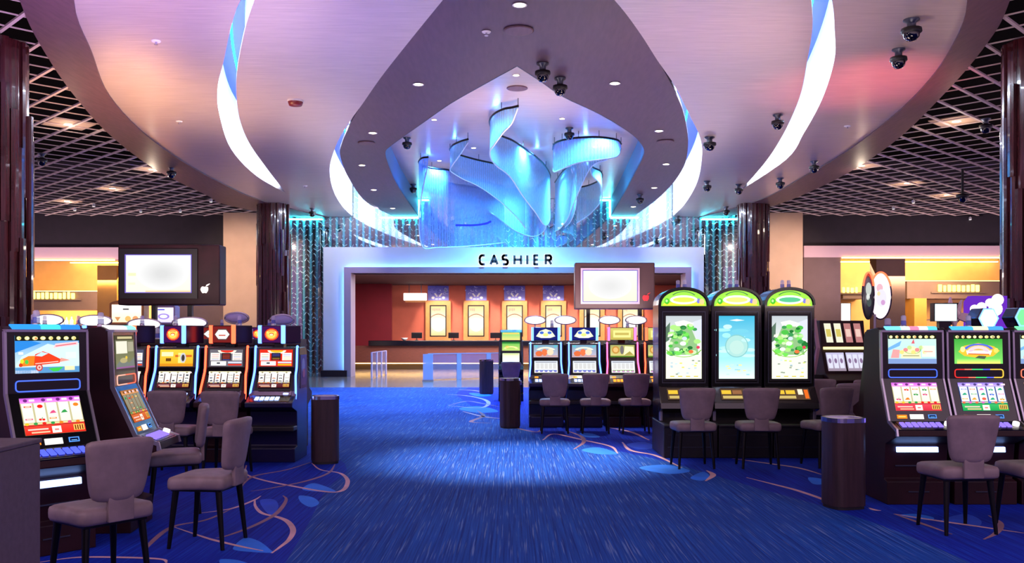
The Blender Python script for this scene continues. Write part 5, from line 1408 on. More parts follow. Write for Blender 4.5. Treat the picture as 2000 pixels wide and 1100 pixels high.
nmd = ['blue neon slot machine at the aisle end of the row before the cashier', 'second blue neon slot machine from the aisle in the row before the cashier', 'red neon slot machine with green and gold picture below the right big display', 'red neon slot machine partly hidden by the first tall arched machine']
for i, x in enumerate(rdx):
    red = i > 1
    machine_n(nmd[i], (x, YD, 0), ('neonred' if i == 3 else 'neonpink') if red else 'neonblue', art_goldpic(i) if red else art_bluepic(), art_whitepay((.45, .6, .3), (.8, .5, .8)) if red else art_whitepay((.25, .4, .75), (.5, .45, .75)),
              ([grad(0, (.80, .76, .42), (.72, .66, .32), 0, 0, 1, 1), rect(1, (.92, .88, .55), .12, .2, .88, .8), rect(2, (.75, .68, .35), .2, .4, .8, .6)] if red else art_face()), 'row of neon slots before the cashier', lamp_c='gloworange', cand=(0.0 if i in (1,) else 0.12))
# further banks whose top boxes and screens show between the nearer machines
for lb, x, y, neon, art in [('far blue-topped slot machine glimpsed right of the golden-screened machine on the left', -5.12, 15.7, 'neonblue', lens), ('far red-topped slot machine glimpsed between the left row aisle-end machines', -4.30, 15.7, 'neonred', emb)]:
    machine_n(lb, (x, y, 0), neon, art_pay(int(x * 10), (.6, .55, .6), (.9, .6, .3)), art_reels(int(x * 7), (.9, .85, .7), (.4, .1, .2)), art, 'distant neon slots', cand=0.1)
# single machine by the far ash bin
t = machine_n('narrow green-screened slot machine standing alone near the far ash bin', (at(998, 0, 22.4).x, 22.4, 0), 'neonblue', [grad(0, (.25, .70, .30), (.75, .85, .45), 0, 0, 1, 1), rect(1, (.15, .45, .2), 0, .8, 1, 1), arcband(2, (.95, .9, .6), .5, .1, .3, .45, 20, 160, .9), disc(2, (.9, .75, .3), .3, .4, .12, .15)], [grad(0, (.93, .95, .75), (.98, .98, .95), 0, 0, 1, 1), rect(1, (.8, .9, .6), .05, .8, .95, .95)], None, None, side='black')
for o in t.children:
    if o.name.startswith('neon_tube'): o.data.materials[0] = M['gunmetal']
mb = MB(); mb.prism_x([(0.0, 1.44), (0.02, 1.66), (0.10, 1.72), (0.36, 1.72), (0.40, 1.44)], -0.27, 0.27); hb = obj('head_box', mb, M['black'], t, bevel=0.01)
display('head_screen', hb, (Vector((-0.22, -0.004, 1.47)), Vector((0.44, 0, 0)), Vector((0, 0.02, 0.19)), Vector((0, -1, 0.09))), [grad(0, (.3, .8, .45), (.9, .85, .5), 0, 0, 1, 1), rect(1, (.95, .8, .4), .05, .75, .95, .95)])

def oval_topper(t, x, y, z, lit=True, w=0.17, h=0.075, rot=0):
    mb = MB(); mb.tube([(x, y, 1.40), (x, y, z)], 0.014, 8); p = obj('topper_pole', mb, M['silver'], t)
    mb = MB(); mb.lathe([(0.001, -0.055), (0.5, -0.05), (0.88, -0.03), (0.9, 0.03), (0.5, 0.05), (0.001, 0.055)], (x, y, z), 20, axis='y', sx=w, sy=h)
    v = obj('oval_sign', mb, M['glowwhite'] if lit else M['glassedge'], t)
    mb = MB(); pts = [(x + w * math.cos(2 * PI * k / 24), y, z + h * math.sin(2 * PI * k / 24)) for k in range(24)]
    mb.tube(pts, 0.014, 7, closed=True); obj('oval_rim', mb, M['silver'], v)
def machine_back(label, loc, group, oval=None, cand=None, h=1.5, rot=0, sidem='maroon', red=False, ozz=1.85, ow=0.17, lit=True):
    """machine of the rear row, seen from behind"""
    t = thing('rear_row_slot_machine', label, 'slot machine', loc, rot, group)
    mb = MB(); mb.prism_x([(0, 0), (0, h - 0.08), (0.08, h), (0.42, h), (0.46, h - 0.3), (0.60, 0.85), (0.78, 0.78), (0.78, 0.70), (0.52, 0.6), (0.52, 0)], -0.30, 0.30); obj('cabinet', mb, M[sidem], t, bevel=0.008)
    mb = MB(); mb.box(-0.25, 0.25, -0.012, 0.002, 0.25, h - 0.15); obj('rear_door', mb, M['blackmat'], t)
    if oval is not None: oval_topper(t, oval, 0.2, ozz, lit, ow)
    if cand is not None: candle(t, cand, 0.2, h - 0.02, 1.2)
    if red:
        for s in (-1, 1):
            mb = MB(); mb.box(s * 0.30 - 0.03, s * 0.30 + 0.03, -0.03, 0.02, 0.7, h); obj('side_light', mb, M['neonred'] if s < 0 else M['neonpink'], t, bevel=0.008)
            mb = MB(); mb.box(s * 0.30 - 0.03, s * 0.30 + 0.03, -0.034, -0.03, 1.2, 1.35); obj('white_badge', mb, M['glowwhite'], t)
    return t
oL = ['at the aisle end, before the oxblood column', 'second from the aisle, under the left cream pier', 'third from the aisle, beside the display posts', 'fourth from the aisle, between the display posts', 'fifth from the aisle, in front of the bar', 'at the column end, in front of the bar']
YB2 = 12.95
for i, x in enumerate([-3.28, -3.93, -4.60, -5.25, -5.95, -6.62]):
    machine_back('rear machine with %s oval topper %s' % ('clear ringed' if i < 2 else 'white', oL[i]), (x, YB2, 0), 'left rear row with oval toppers', 0.0, (0.2 if i % 2 else -0.2), 1.56, ozz=[1.83, 1.86, 1.79, 1.77, 1.82, 1.83][i], ow=[0.17, 0.17, 0.25, 0.24, 0.24, 0.22][i], lit=i > 1)
YD2 = 17.4
oD = ['at the aisle end before the cashier', 'second from the aisle before the cashier', 'third from the aisle under the right display', 'fourth from the aisle beside the tall arched machine']
for i, (x, ox) in enumerate([(0.63, -.19), (1.27, -.25), (1.91, -.05), (2.55, -.18)]):
    machine_back('rear slot machine with lens-shaped topper %s' % oD[i], (x, YD2, 0), 'rear row before the cashier', ox, 0.2, 1.5, ozz=1.89, ow=0.20)
# tall rear machines with red lit sides glimpsed between the arched machines
for i, x in enumerate([2.42, 3.11]):
    machine_back('red-lit rear machine glimpsed %s' % ('between the first and second arched machines', 'between the second and third arched machines')[i], (x + 0.33, 13.35, 0), 'red machines behind the arched trio', None, None, 1.95, red=True)

# ------------------------------------------------------------------ three tall arched machines
def machine_tall(label, loc, art, signart, btnc):
    t = thing('arched_slot_machine', label, 'slot machine', loc, 0, 'tall arched slots')
    hw = 0.345; zb = 2.03; rise = 0.24
    def archpts(w, base, r, n=14):
        return [(w * math.cos(math.radians(180 * k / n)), base + r * math.sin(math.radians(180 * k / n)) ** 0.85) for k in range(n + 1)]
    prof = [(-hw, 0.42), (hw, 0.42)] + archpts(hw, zb, rise)
    mb = MB(); mb.prism_y(prof, 0.0, 0.50); obj('cabinet', mb, M['black'], t, bevel=0.01)
    mb = MB(); o_ = archpts(hw + 0.004, zb, rise + 0.006); i_ = archpts(hw - 0.022, zb, rise - 0.03)
    for a, b, c, d in zip(o_, o_[1:], i_[1:], i_): mb.prism_y([a, b, c, d], -0.03, 0.02)
    obj('arch_trim', mb, pbr('dark_green_trim', (0.05, 0.16, 0.10), 0.25), t)
    # lit arch sign
    s = MB(); O = Vector((0, -0.012, zb - 0.015))
    half = [(a * (hw - 0.035), b * (rise - 0.025)) for a, b in [(math.cos(math.radians(180 * k / 16)), math.sin(math.radians(180 * k / 16)) ** 0.85) for k in range(17)]]
    sh = [(0, [(.55, .86, .30)] * 0 or (.62, .88, .30), half), (1, (.93, .88, .25), [(-(hw - .05), 0.005), (hw - .05, 0.005), (hw - .09, .05), (-(hw - .09), .05)])]
    sh += [disc(2, (.97, .99, .95), 0, .085, .19, .062, 18), disc(3, signart, 0, .085, .15, .035, 16), disc(2, (.3, .75, .2), -.23, .065, .035, .042, 12), disc(3, (.75, .95, .6), -.235, .07, .017, .02, 8), disc(2, (.5, .5, .85), .2, .07, .025, .035, 10), disc(2, (.98, .8, .55), .245, .06, .035, .04, 12), arcband(2, (.25, .5, .3), 0, .06, .19, .205, 40, 140, .7)]
    quadart(s, O, (1, 0, 0), (0, 0, 1), (0, -1, 0), sh, 0.0012); obj('arch_sign', s, M['screen'], t)
    # bezel frames and screen
    mb = MB(); S = (Vector((-0.245, -0.012, 1.02)), Vector((0.49, 0, 0)), Vector((0, 0, 0.86)), Vector((0, -1, 0)))
    frame_on(mb, S, 0.032, 0.02); obj('screen_surround', mb, M['blackmat'], t)
    mb = MB(); S2 = (Vector((-0.285, -0.016, 0.97)), Vector((0.57, 0, 0)), Vector((0, 0, 0.96)), Vector((0, -1, 0)))
    frame_on(mb, S2, 0.012, 0.02); obj('bezel_trim', mb, M['gunmetal'], t)
    display('tall_screen', t, (Vector((-0.245, -0.006, 1.02)), Vector((0.49, 0, 0)), Vector((0, 0, 0.86)), Vector((0, -1, 0))), art)
    # sloping control deck
    P, Q = (-0.02, 0.90), (-0.20, 0.70)
    mb = MB(); mb.prism_x([(0.0, 0.92), P, Q, (-0.22, 0.62), (0.0, 0.55)], -hw, hw); dk = obj('control_deck', mb, M['black'], t, bevel=0.008)
    sd = seg(P, Q, 0.1, 0.8, -0.24, 0.24, 0.008); O, U, V, n = sd
    mb = MB(); quadart(mb, O, U, V, n, [rect(0, (.35, .26, .20), 0, 0, 1, 1), rect(1, (.98, .80, .25), .03, .5, .3, .85), rect(1, (.98, .80, .25), .34, .5, .6, .85) if btnc else rect(1, (.62, .42, .28), .34, .5, .6, .85), rect(1, (1, .95, .85), .68, .45, .82, .95), rect(1, (1, .45, .15), .86, .1, .97, .9), rect(1, (.85, .75, .45), .05, .1, .6, .35)])
    obj('button_panel', mb, M['screendim'], dk)
    for s_ in (-1, 1):
        mb = MB(); mb.ribbon([(-0.06, 0.62), (-0.05, 0.45)], s_ * (hw - 0.025) - 0.02, s_ * (hw - 0.025) + 0.02, 0.03, 0.05); obj('leg_trim', mb, M['silver'], t, bevel=0.006)
    mb = MB(); mb.box(-hw - 0.01, hw + 0.01, -0.50, 0.50, 0.0, 0.42); mb.box(-hw - 0.012, hw + 0.012, -0.52, 0.5, 0.40, 0.44); obj('base', mb, M['plinth'], t, bevel=0.01)
    mb = MB(); mb.box(-0.30, 0.30, -0.506, -0.498, 0.14, 0.147); mb.box(-0.3, 0.3, -0.506, -0.498, 0.3, 0.305); obj('base_trim', mb, M['gunmetal'], t)
    candle(t, -0.04, 0.2, zb + rise - 0.02, 0.9); candle(t, 0.05, 0.2, zb + rise - 0.02, 0.9)
    return t
for i, (x, a, sc_, lb) in enumerate([(2.35, art_garden(11), (.85, .93, .35), 'tall arched slot machine with leafy green picture, first of the trio from the aisle'), (3.075, art_aqua(), (.9, .92, .5), 'tall arched slot machine with pale aqua picture, middle of the trio'), (3.80, art_garden(29), (.35, .75, .55), 'tall arched slot machine with green stepping picture, beside the brown wall')]):
    machine_tall(lb, (x, 12.62, 0), a, sc_, i == 2)
# ================================================================== CHAIRS
def cushion(mb, f, nx, ny, nz):
    """lattice box mapped through f(u,v,w), u,v,w in -1..1"""
    idx = {}
    def vid(i, j, k):
        if (i, j, k) not in idx:
            idx[(i, j, k)] = len(mb.v); mb.v.append(tuple(f(-1 + 2 * i / nx, -1 + 2 * j / ny, -1 + 2 * k / nz)))
        return idx[(i, j, k)]
    def face(a): mb.f.append(a); mb.mi.append(0); mb.c.append(None); mb.sm.append(True)
    for i in range(nx):
        for j in range(ny):
            face([vid(i, j, 0), vid(i, j + 1, 0), vid(i + 1, j + 1, 0), vid(i + 1, j, 0)]); face([vid(i, j, nz), vid(i + 1, j, nz), vid(i + 1, j + 1, nz), vid(i, j + 1, nz)])
    for i in range(nx):
        for k in range(nz):
            face([vid(i, 0, k), vid(i + 1, 0, k), vid(i + 1, 0, k + 1), vid(i, 0, k + 1)]); face([vid(i, ny, k), vid(i, ny, k + 1), vid(i + 1, ny, k + 1), vid(i + 1, ny, k)])
    for j in range(ny):
        for k in range(nz):
            face([vid(0, j, k), vid(0, j, k + 1), vid(0, j + 1, k + 1), vid(0, j + 1, k)]); face([vid(nx, j, k), vid(nx, j + 1, k), vid(nx, j + 1, k + 1), vid(nx, j, k + 1)])
def make_chair(label, loc, rot, group):
    t = thing('casino_chair', label, 'chair', loc, rot, group)
    mb = MB(); cushion(mb, lambda u, v, w: (0.245 * u * (1 - 0.03 * v), 0.235 * v, 0.505 + 0.055 * w - 0.012 * max(0, v) + (0.01 * (1 - u * u) * (1 - v * v) if w > 0 else 0)), 6, 6, 2)
    obj('seat', mb, M['fabric'], t, subsurf=1)
    def fb(u, v, w):
        hw = 0.178 + 0.052 * (v + 1) / 2
        x = hw * u
        if v < -0.6: x *= 1 - 0.10 * (-v - 0.6) / 0.4
        return (x, -0.235 - 0.045 * (v + 1) / 2 + 0.035 * u * u + 0.032 * w, 0.79 + 0.19 * v + (0.008 * (1 - u * u) if v > 0.9 else 0) - (0.012 * (1 - u * u) if v < -0.9 else 0))
    mb = MB(); cushion(mb, fb, 6, 6, 2); obj('backrest', mb, M['fabric'], t, subsurf=1)
    mb = MB(); cushion(mb, lambda u, v, w: (0.085 * u, -0.243 + 0.016 * w, 0.555 + 0.09 * v), 2, 3, 1); obj('back_strap', mb, M['fabric'], t, bevel=0.006)
    for sx in (-1, 1):
        for sy in (-1, 1):
            mb = MB(); mb.tube([(sx * 0.185, sy * 0.17, 0.46), (sx * 0.20, sy * 0.19, 0.25), (sx * 0.215, sy * 0.215, 0.0)], [0.026, 0.021, 0.015], 10); obj('leg', mb, M['leg'], t)
    mb = MB(); mb.box(-0.21, 0.21, -0.20, 0.20, 0.438, 0.462); obj('seat_frame', mb, M['leg'], t, bevel=0.004)
    return t
def facing(dx, dy): return math.atan2(-dx, dy)
c0 = make_chair('taupe chair seen from behind, pulled up to the red truck slot machine', (-2.66, 5.95, 0), facing(-.80, .60), 'taupe casino chairs')
CH = [((-2.38, 7.22), facing(-1, .12), 'taupe chair seen sideways with empty floor around it, facing the amber-reeled machine'),
      ((-3.12, 8.52), facing(-.92, -.35), 'taupe chair with orange sheen on its back, behind the sideways chair'),
      ((-3.32, 10.75), facing(0.04, 1), 'taupe chair pulled up to the aisle-end blue neon machine'),
      ((-3.98, 10.85), facing(-.03, 1), 'taupe chair at the second machine of the left neon row'),
      ((-4.62, 10.75), facing(.02, 1), 'taupe chair half hidden behind the amber-reeled machine'),
      ((0.70, 15.25), facing(0, 1), 'taupe chair at the first blue neon machine before the cashier'),
      ((1.37, 15.25), facing(.02, 1), 'taupe chair at the second blue neon machine before the cashier'),
      ((2.02, 15.25), facing(-.02, 1), 'taupe chair at the gold-pictured red neon machine'),
      ((at(998, 0, 21.3).x, 21.3), facing(0, 1), 'small distant chair at the lone green-screened machine'),
      ((2.22, 11.35), facing(-.06, 1), 'taupe chair at the first arched machine'),
      ((3.02, 11.35), facing(.05, 1), 'taupe chair at the aqua arched machine'),
      ((3.90, 11.45), facing(-.22, 1), 'taupe chair with brownish back at the third arched machine'),
      ((4.50, 12.35), facing(.05, 1), 'taupe chair just behind the right ash bin'),
      ((3.72, 7.72), facing(-.10, 1), 'dark-backed chair at the castle-screen slot machine'),
      ((4.42, 7.78), facing(-.06, 1), 'dark-backed chair at the green banner slot machine, cut by the picture edge')]
for (x, y), r, lb in CH: dup(c0, (x, y, 0), r, lb)
for i, (x, y, r) in enumerate([(4.62, 13.1, facing(.5, .9)), (4.86, 13.15, facing(.5, .9)), (5.12, 13.1, facing(.45, .9))]):
    pass
dup(c0, (4.48, 13.5, 0), facing(.2, 1), 'purple-lit chair at the slanted multi-window machine, nearest the brown wall', 'taupe casino chairs')
dup(c0, (5.04, 13.32, 0), facing(-.1, 1), 'purple-lit chair at the slanted multi-window machine, next to the maroon machine side', 'taupe casino chairs')

# ================================================================== ASH BINS
def ash_bin(label, x, y, r=0.17, h=0.83, rot=0.3, ex=1.0):
    t = thing('ash_bin', label, 'ash bin', (x, y, 0), rot, 'dark wood ash bins')
    def sq(rr, n=28): return [(rr * ex * math.copysign(abs(math.cos(2 * PI * k / n)) ** 0.55, math.cos(2 * PI * k / n)), rr * math.copysign(abs(math.sin(2 * PI * k / n)) ** 0.55, math.sin(2 * PI * k / n))) for k in range(n)]
    mb = MB(); mb.prism_z(sq(r), 0.03, h - 0.02); obj('body', mb, M['brownlam'], t)
    mb = MB(); mb.prism_z(sq(r * 0.94), 0.0, 0.03); obj('foot', mb, M['blackmat'], t)
    mb = MB(); a, b = sq(r * 1.03), sq(r * 0.88)
    for k in range(28):
        k2 = (k + 1) % 28
        mb.prism_z([a[k], a[k2], b[k2], b[k]], h - 0.03, h + 0.012)
    obj('chrome_rim', mb, M['chrome'], t)
    mb = MB(); mb.prism_z(sq(r * 0.88), h - 0.03, h - 0.008); obj('ash_tray', mb, M['silver'], t)
    return t
ash_bin('dark wood ash bin with shiny rim standing beside the castle-screen slot machine', at(1647, 0, 8.72).x, 8.72, 0.17, 0.84, 0.25, 1.0)
ash_bin('black ash bin at the aisle end of the left neon row', at(635, 0, 11.7).x, 11.7, 0.17, 0.84, 0.3)
ash_bin('dark wood ash bin at the aisle end of the row before the cashier', at(996, 0, 16.0).x, 16.0, 0.16, 0.85, 0.4)
ash_bin('farthest ash bin, near the lone green-screened machine', at(950, 0, 24.8).x, 24.8, 0.17, 0.92, 0.4)

# ================================================================== TAUPE END CABINET (lower left corner)
t = thing('end_cabinet', 'plain taupe cabinet block in the lower left corner', 'cabinet', (-2.44, 4.05, 0))
mb = MB(); mb.box(-0.9, 0.0, -0.70, 0.72, 0.06, 1.08); obj('body', mb, M['greybox'], t, bevel=0.006)
mb = MB(); mb.box(-0.9, 0.006, -0.71, 0.728, 1.08, 1.105); obj('top', mb, M['greybox'], t, bevel=0.006)
mb = MB(); mb.box(-0.85, -0.04, -0.66, 0.68, 0.0, 0.06); obj('toe_kick', mb, M['blackmat'], t)

# ================================================================== BIG DISPLAYS ON POSTS
def big_display(label, x0, x1, ztop, zbot, y, sx0, sx1, sz0, sz1, posts, emb, tint):
    t = thing('display_board', label, 'display', ((x0 + x1) / 2, y, 0))
    c = (x0 + x1) / 2; w = (x1 - x0) / 2
    mb = MB(); mb.box(-w, w, 0, 0.34, zbot, ztop); obj('cabinet', mb, M['maroon'] if tint else pbr('plum_display_cabinet', (0.26, 0.17, 0.20), 0.4), t, bevel=0.02)
    a, b = sx0 - c, sx1 - c
    mb = MB()
    S = (Vector((a, -0.03, sz0)), Vector((b - a, 0, 0)), Vector((0, 0, sz1 - sz0)), Vector((0, -1, 0)))
    frame_on(mb, S, 0.10 if tint else 0.05, 0.04); obj('bezel', mb, M['blackmat'] if tint else M['casing'], t)
    mb = MB(); frame_on(mb, (S[0] + Vector((0, -0.005, 0)), S[1], S[2], S[3]), 0.012, 0.01); obj('lit_edge', mb, M['violet'], t)
    sh = [grad(0, (.98, .99, 1), (1.0, .98, .92), 0, 0, 1, 1), *[disc(1 + j, (.985 - .009 * j,) * 3, .56, .5, .40 - .028 * j, .44 - .031 * j, 30) for j in range(12)], rect(13, (.96, .97, .78), .04, .44, .16, .52), rect(13, (.97, .98, .85), .04, .2, .15, .26), grad(1, (1, .97, .88), (1, .84, .55), .3, 0, 1, .06)] if tint else [grad(0, (.98, .98, .98), (.99, .98, .88), 0, 0, 1, 1), *[disc(1 + j, (.975 - .006 * j,) * 3, .5, .5, .40 - .035 * j, .42 - .037 * j, 28) for j in range(10)]]
    display('screen', t, (Vector((a, -0.02, sz0)), Vector((b - a, 0, 0)), Vector((0, 0, sz1 - sz0)), Vector((0, -1, 0))), sh, M['screendim'])
    for px_ in posts:
        mb = MB(); mb.box(px_ - c - 0.035, px_ - c + 0.035, 0.12, 0.20, 0.0, zbot); obj('post', mb, M['blackmat'], t)
    mb = MB(); mb.box(min(posts) - c - 0.15, max(posts) - c + 0.15, 0.02, 0.30, 0.0, 0.03); obj('base_plate', mb, M['blackmat'], t)
    # small fruit-shaped lit emblem in the corner
    ex, ez, er = emb
    mb = MB()
    body = [(0, .62), (.25, .75), (.55, .72), (.78, .5), (.70, .28), (.74, .05), (.60, -.3), (.35, -.62), (.12, -.55), (-.12, -.55), (-.35, -.62), (-.62, -.3), (-.78, .1), (-.70, .5), (-.45, .74), (-.2, .74)]
    mb.prism_y([(ex - c + er * p, ez + er * q) for p, q in body], -0.025, -0.01)
    lf = [(.35, .85), (.7, .95), (1.15, 1.35), (.75, 1.25), (.45, 1.08)]
    mb.prism_y([(ex - c + er * p, ez + er * q) for p, q in lf], -0.025, -0.01)
    obj('emblem', mb, M['glowwhite'] if tint else pbr('red_emblem_vinyl', (0.75, 0.12, 0.18), 0.4), t)
    return t
M['violet'] = glow('screen_edge_glow', (0.50, 0.42, 0.85), 0.9)
yl = 14.4
big_display('large dark display board with blank white screen on posts over the left bank', at(230, 0, yl).x, at(429, 0, yl).x, at(0, 478, yl).z, at(0, 596, yl).z, yl, at(247, 0, yl).x, at(374, 0, yl).x, at(0, 571, yl).z, at(0, 499, yl).z, (at(294, 0, yl).x, at(365, 0, yl).x), (at(400, 0, yl).x, at(0, 567, yl).z, 0.075), True)
yr = 18.1
big_display('plum display board with blank white screen in front of the cashier portal', at(1123, 0, yr).x, at(1279, 0, yr).x, at(0, 513, yr).z, at(0, 604, yr).z, yr, at(1139, 0, yr).x, at(1244, 0, yr).x, at(0, 589, yr).z, at(0, 529, yr).z, (at(1150, 0, yr).x, at(1252, 0, yr).x), (at(1261, 0, yr).x, at(0, 583, yr).z, 0.085), False)

# ================================================================== SLANTED MULTI-WINDOW MACHINE + TOPPERS, RIGHT
t = thing('wide_slot_machine', 'wide slot machine with four slanted white windows beside the brown wall', 'slot machine', (5.10, 14.35, 0), 0.10)
Pm = [(0.05, 1.84), (0.0, 1.45), (-0.02, 1.38), (-0.16, 1.02), (-0.32, 0.92), (-0.32, 0.86), (-0.05, 0.8)]
mb = MB(); mb.prism_x(Pm + [(-0.05, 0), (0.5, 0), (0.5, 1.84)], -0.30, 0.42); obj('cabinet', mb, M['maroon'], t, bevel=0.01)
mb = MB()
for k in range(4):
    s = seg(Pm[0], Pm[1], 0.12, 0.88, -0.24 + 0.16 * k, -0.13 + 0.16 * k, 0.012)
    O, U, V, n = s
    V2_ = V + Vector((-0.035, 0, 0))
    mb2 = MB(); quadart(mb2, O + Vector((0.03, 0, 0)), U, V2_, n, [rect(0, (.96, .95, .85) if k < 2 else (.75, .5, .5), 0, 0, 1, 1), rect(1, (.85, .78, .4) if k < 2 else (.95, .8, .75), .15, .3, .85, .7)])
    obj('award_window', mb2, M['screendim'], t)
mb = MB(); mb.box(-0.27, 0.40, -0.05, -0.01, 1.39, 1.43); obj('light_bar', mb, glow('pale_yellow_bar', (1, .92, .6), 1.6), t)
for k in range(2):
    display('reel_window', t, seg(Pm[2], Pm[3], 0.12, 0.9, -0.25 + 0.32 * k, 0.04 + 0.32 * k, 0.012), [grad(0, (.80, .78, .92), (.62, .55, .62), 0, 0, 1, 1)] + [rect(1, (.9, .9, .98), .05 + .32 * j, .15, .3 + .32 * j, .9) for j in range(3)] + [disc(2, (.55, .45, .6), .17 + .32 * j, .55, .08, .14, 10) for j in range(3)], M['screendim'])
mb = MB(); mb.ribbon([(-0.02, 1.86), (-0.16, 1.42), (0.02, 0.95)], -0.44, -0.40, 0.03, 0.03); obj('side_fin', mb, M['fascia'], t)
mb = MB(); mb.box(-0.44, -0.30, -0.08, 0.3, 0, 1.0); obj('side_stand', mb, M['plinth'], t)

t = thing('oval_pole_sign', 'twin oval pole sign with red neon top edge above the slanted-window machine', 'sign', (at(1711, 0, 14.9).x, 14.95, 0))
zc_ = at(0, 578, 14.95).z
mb = MB(); mb.tube([(0.0, 0.0, 0), (0.0, 0.0, zc_ - 0.3)], 0.02, 8); mb.lathe([(0.15, 0), (0.15, 0.02)], n=16); obj('pole', mb, M['silver'], t)
for k, (x, w, m_, an) in enumerate([(-0.11, 0.10, 'dk', -0.5), (0.10, 0.17, 'glowwhite', 0.35)]):
    mb = MB(); mb.lathe([(0.001, -0.035), (0.8, -0.033), (1.0, -0.01), (1.0, 0.02), (0.001, 0.04)], (0, 0, 0), 28, axis='y', sx=w, sy=0.36)
    f = obj('oval_face', mb, M['glowpink'] if m_ != 'dk' else M['sidelens'], t, loc=(x, 0.03 * k, zc_)) if False else None
M['sidelens'] = pbr('grey_green_lens', (0.42, 0.46, 0.46), 0.2, 0.3)
M['glowpink'] = glow('pinkish_white_face', (1.0, 0.86, 0.95), 1.5)
for k, (x, w, m_) in enumerate([(-0.115, 0.095, 'sidelens'), (0.095, 0.175, 'glowpink')]):
    mb = MB(); mb.lathe([(0.001, -0.035), (0.8, -0.033), (1.0, -0.01), (1.0, 0.02), (0.001, 0.04)], (0, 0, 0), 28, axis='y', sx=w, sy=0.37)
    f = obj('oval_face', mb, M[m_], t, loc=(x, 0.03 * k, zc_))
    mb = MB(); mb.tube([(w * 1.02 * math.cos(a), -0.03, 0.38 * math.sin(a)) for a in [math.radians(25 + 130 * j / 16) for j in range(17)]], 0.016, 7); obj('neon_edge', mb, M['neonred'], f)
    mb = MB(); mb.tube([(w * 1.02 * math.cos(a), -0.02, 0.38 * math.sin(a)) for a in [math.radians(155 + 230 * j / 20) for j in range(21)]], 0.012, 7); obj('dark_edge', mb, M['purpleside'], f)
    mb = MB()
    quadart(mb, (0, -0.037, 0), (w, 0, 0), (0, 0, 0.36), (0, -1, 0), [disc(0, (.96, .75, .80), -.1, .35, .3, .2), disc(1, (.95, .93, .98), .05, -.1, .5, .4), disc(2, (.85, .65, .85), .2, -.3, .2, .12), disc(2, (.98, .9, .7), -.2, .1, .15, .1)] if k else [disc(0, (.8, .83, .8), .0, .3, .5, .3), disc(1, (.3, .34, .34), .1, -.3, .4, .2), disc(1, (.9, .92, .9), -.1, -.05, .3, .15)], 0.001)
    obj('face_print', mb, M['screendim'], f)

# hexagon topper on the machine row behind the front right bank
yh = 10.4
rb = ['behind the castle-screen machine', 'behind the green banner machine', 'at the right edge behind the front bank']
for i, x in enumerate([4.36, 5.01, 5.66]):
    machine_back('rear slot machine %s' % rb[i], (x, yh - 0.2, 0), 'rear row behind the front right bank', None, -0.12 if i == 0 else None, 1.66)
def hexa(label, x, y, z, r, facem, depth=0.28, back=True):
    t = thing('hexagon_topper', label, 'topper', (x, y, 1.66))
    zz = z - 1.66
    hx = [(r * math.cos(math.radians(60 * k)) * 0.95, zz + r * math.sin(math.radians(60 * k)) * 1.08) for k in range(6)]
    mb = MB(); mb.prism_y([(a * 1.22, zz + (b - zz) * 1.18) for a, b in hx], 0.02, depth); obj('housing', mb, M['black'], t, bevel=0.01)
    mb = MB(); mb.prism_y(hx, 0.0, 0.03); obj('lit_face', mb, M[facem], t)
    mb = MB(); mb.tube([Vector((a * 1.06, -0.004, zz + (b - zz) * 1.05)) for a, b in hx], 0.010, 6, closed=True); obj('blue_outline', mb, M['neonblue'], t)
    mb = MB(); mb.box(-0.05, 0.05, 0.05, 0.2, 0, max(zz - r * 0.9, 0.02)); obj('neck', mb, M['black'], t)
    return t
hexa('white hexagon topper with blue outline and a wide dark housing, above the green banner machine', at(1929, 0, yh).x, yh - 0.02, at(0, 622, yh).z, 0.105, 'glowwhite')
hexa('green hexagon topper at the right edge of the picture', at(1999, 0, yh).x, yh - 0.02, at(0, 620, yh).z, 0.10, 'glowgreen')
# lamp clusters and winged sculpture topper further back
def wings(t):
    mb = MB(); mb.blob((0.02, 0, 0.26), (0.11, 0.06, 0.075)); mb.prism_y([(-0.36, 0.17), (-0.12, 0.24), (0.0, 0.32), (0.04, 0.22), (-0.1, 0.16)], -0.03, 0.03)
    mb.prism_y([(-0.07, 0.30), (-0.02, 0.50), (0.02, 0.34), (0.05, 0.30), (0.14, 0.46), (0.11, 0.24)], -0.03, 0.03); mb.prism_y([(0.10, 0.28), (0.26, 0.26), (0.20, 0.14), (0.05, 0.20)], -0.03, 0.03); mb.prism_y([(-0.02, 0.22), (0.04, 0.05), (0.09, 0.20)], -0.03, 0.03)
    obj('sculpted_body', mb, pbr('pinkish_white_resin', (0.97, 0.84, 0.84), 0.4), t)
    mb = MB(); mb.prism_y([(-0.16, 0.30), (-0.06, 0.42), (0.14, 0.42), (0.18, 0.2), (0.08, 0.10), (-0.12, 0.14)], 0.06, 0.14); obj('dark_backing', mb, M['maroon'], t)
    mb = MB(); mb.tube([(0, 0.1, 0), (0, 0.1, 0.15)], 0.03, 8); obj('stem', mb, M['black'], t)
yw = 13.0
for i, (x, lb) in enumerate([(at(1778, 0, yw).x, 'tallish rear slot machine left of the winged topper'), (at(1868, 0, yw).x, 'rear slot machine carrying the winged sculpture topper'), (at(1958, 0, yw).x, 'rear slot machine with purple lit head beside the right near column')]):
    machine_back(lb, (x, yw, 0), 'middle rear row on the right', None, None, 1.655)
t = thing('winged_topper', 'pale winged sculpture topper in front of the glowing yellow sign', 'topper', (at(1872, 0, yw).x, yw + 0.2, 1.66)); wings(t)
t = thing('lit_screen_topper', 'bright bluish-white screen topper left of the winged sculpture', 'topper', (at(1847, 0, 12.6).x, 12.6, 0))
mb = MB(); mb.box(-0.16, 0.16, 0, 0.12, at(0, 628, 12.6).z, at(0, 592, 12.6).z); obj('housing', mb, M['black'], t)
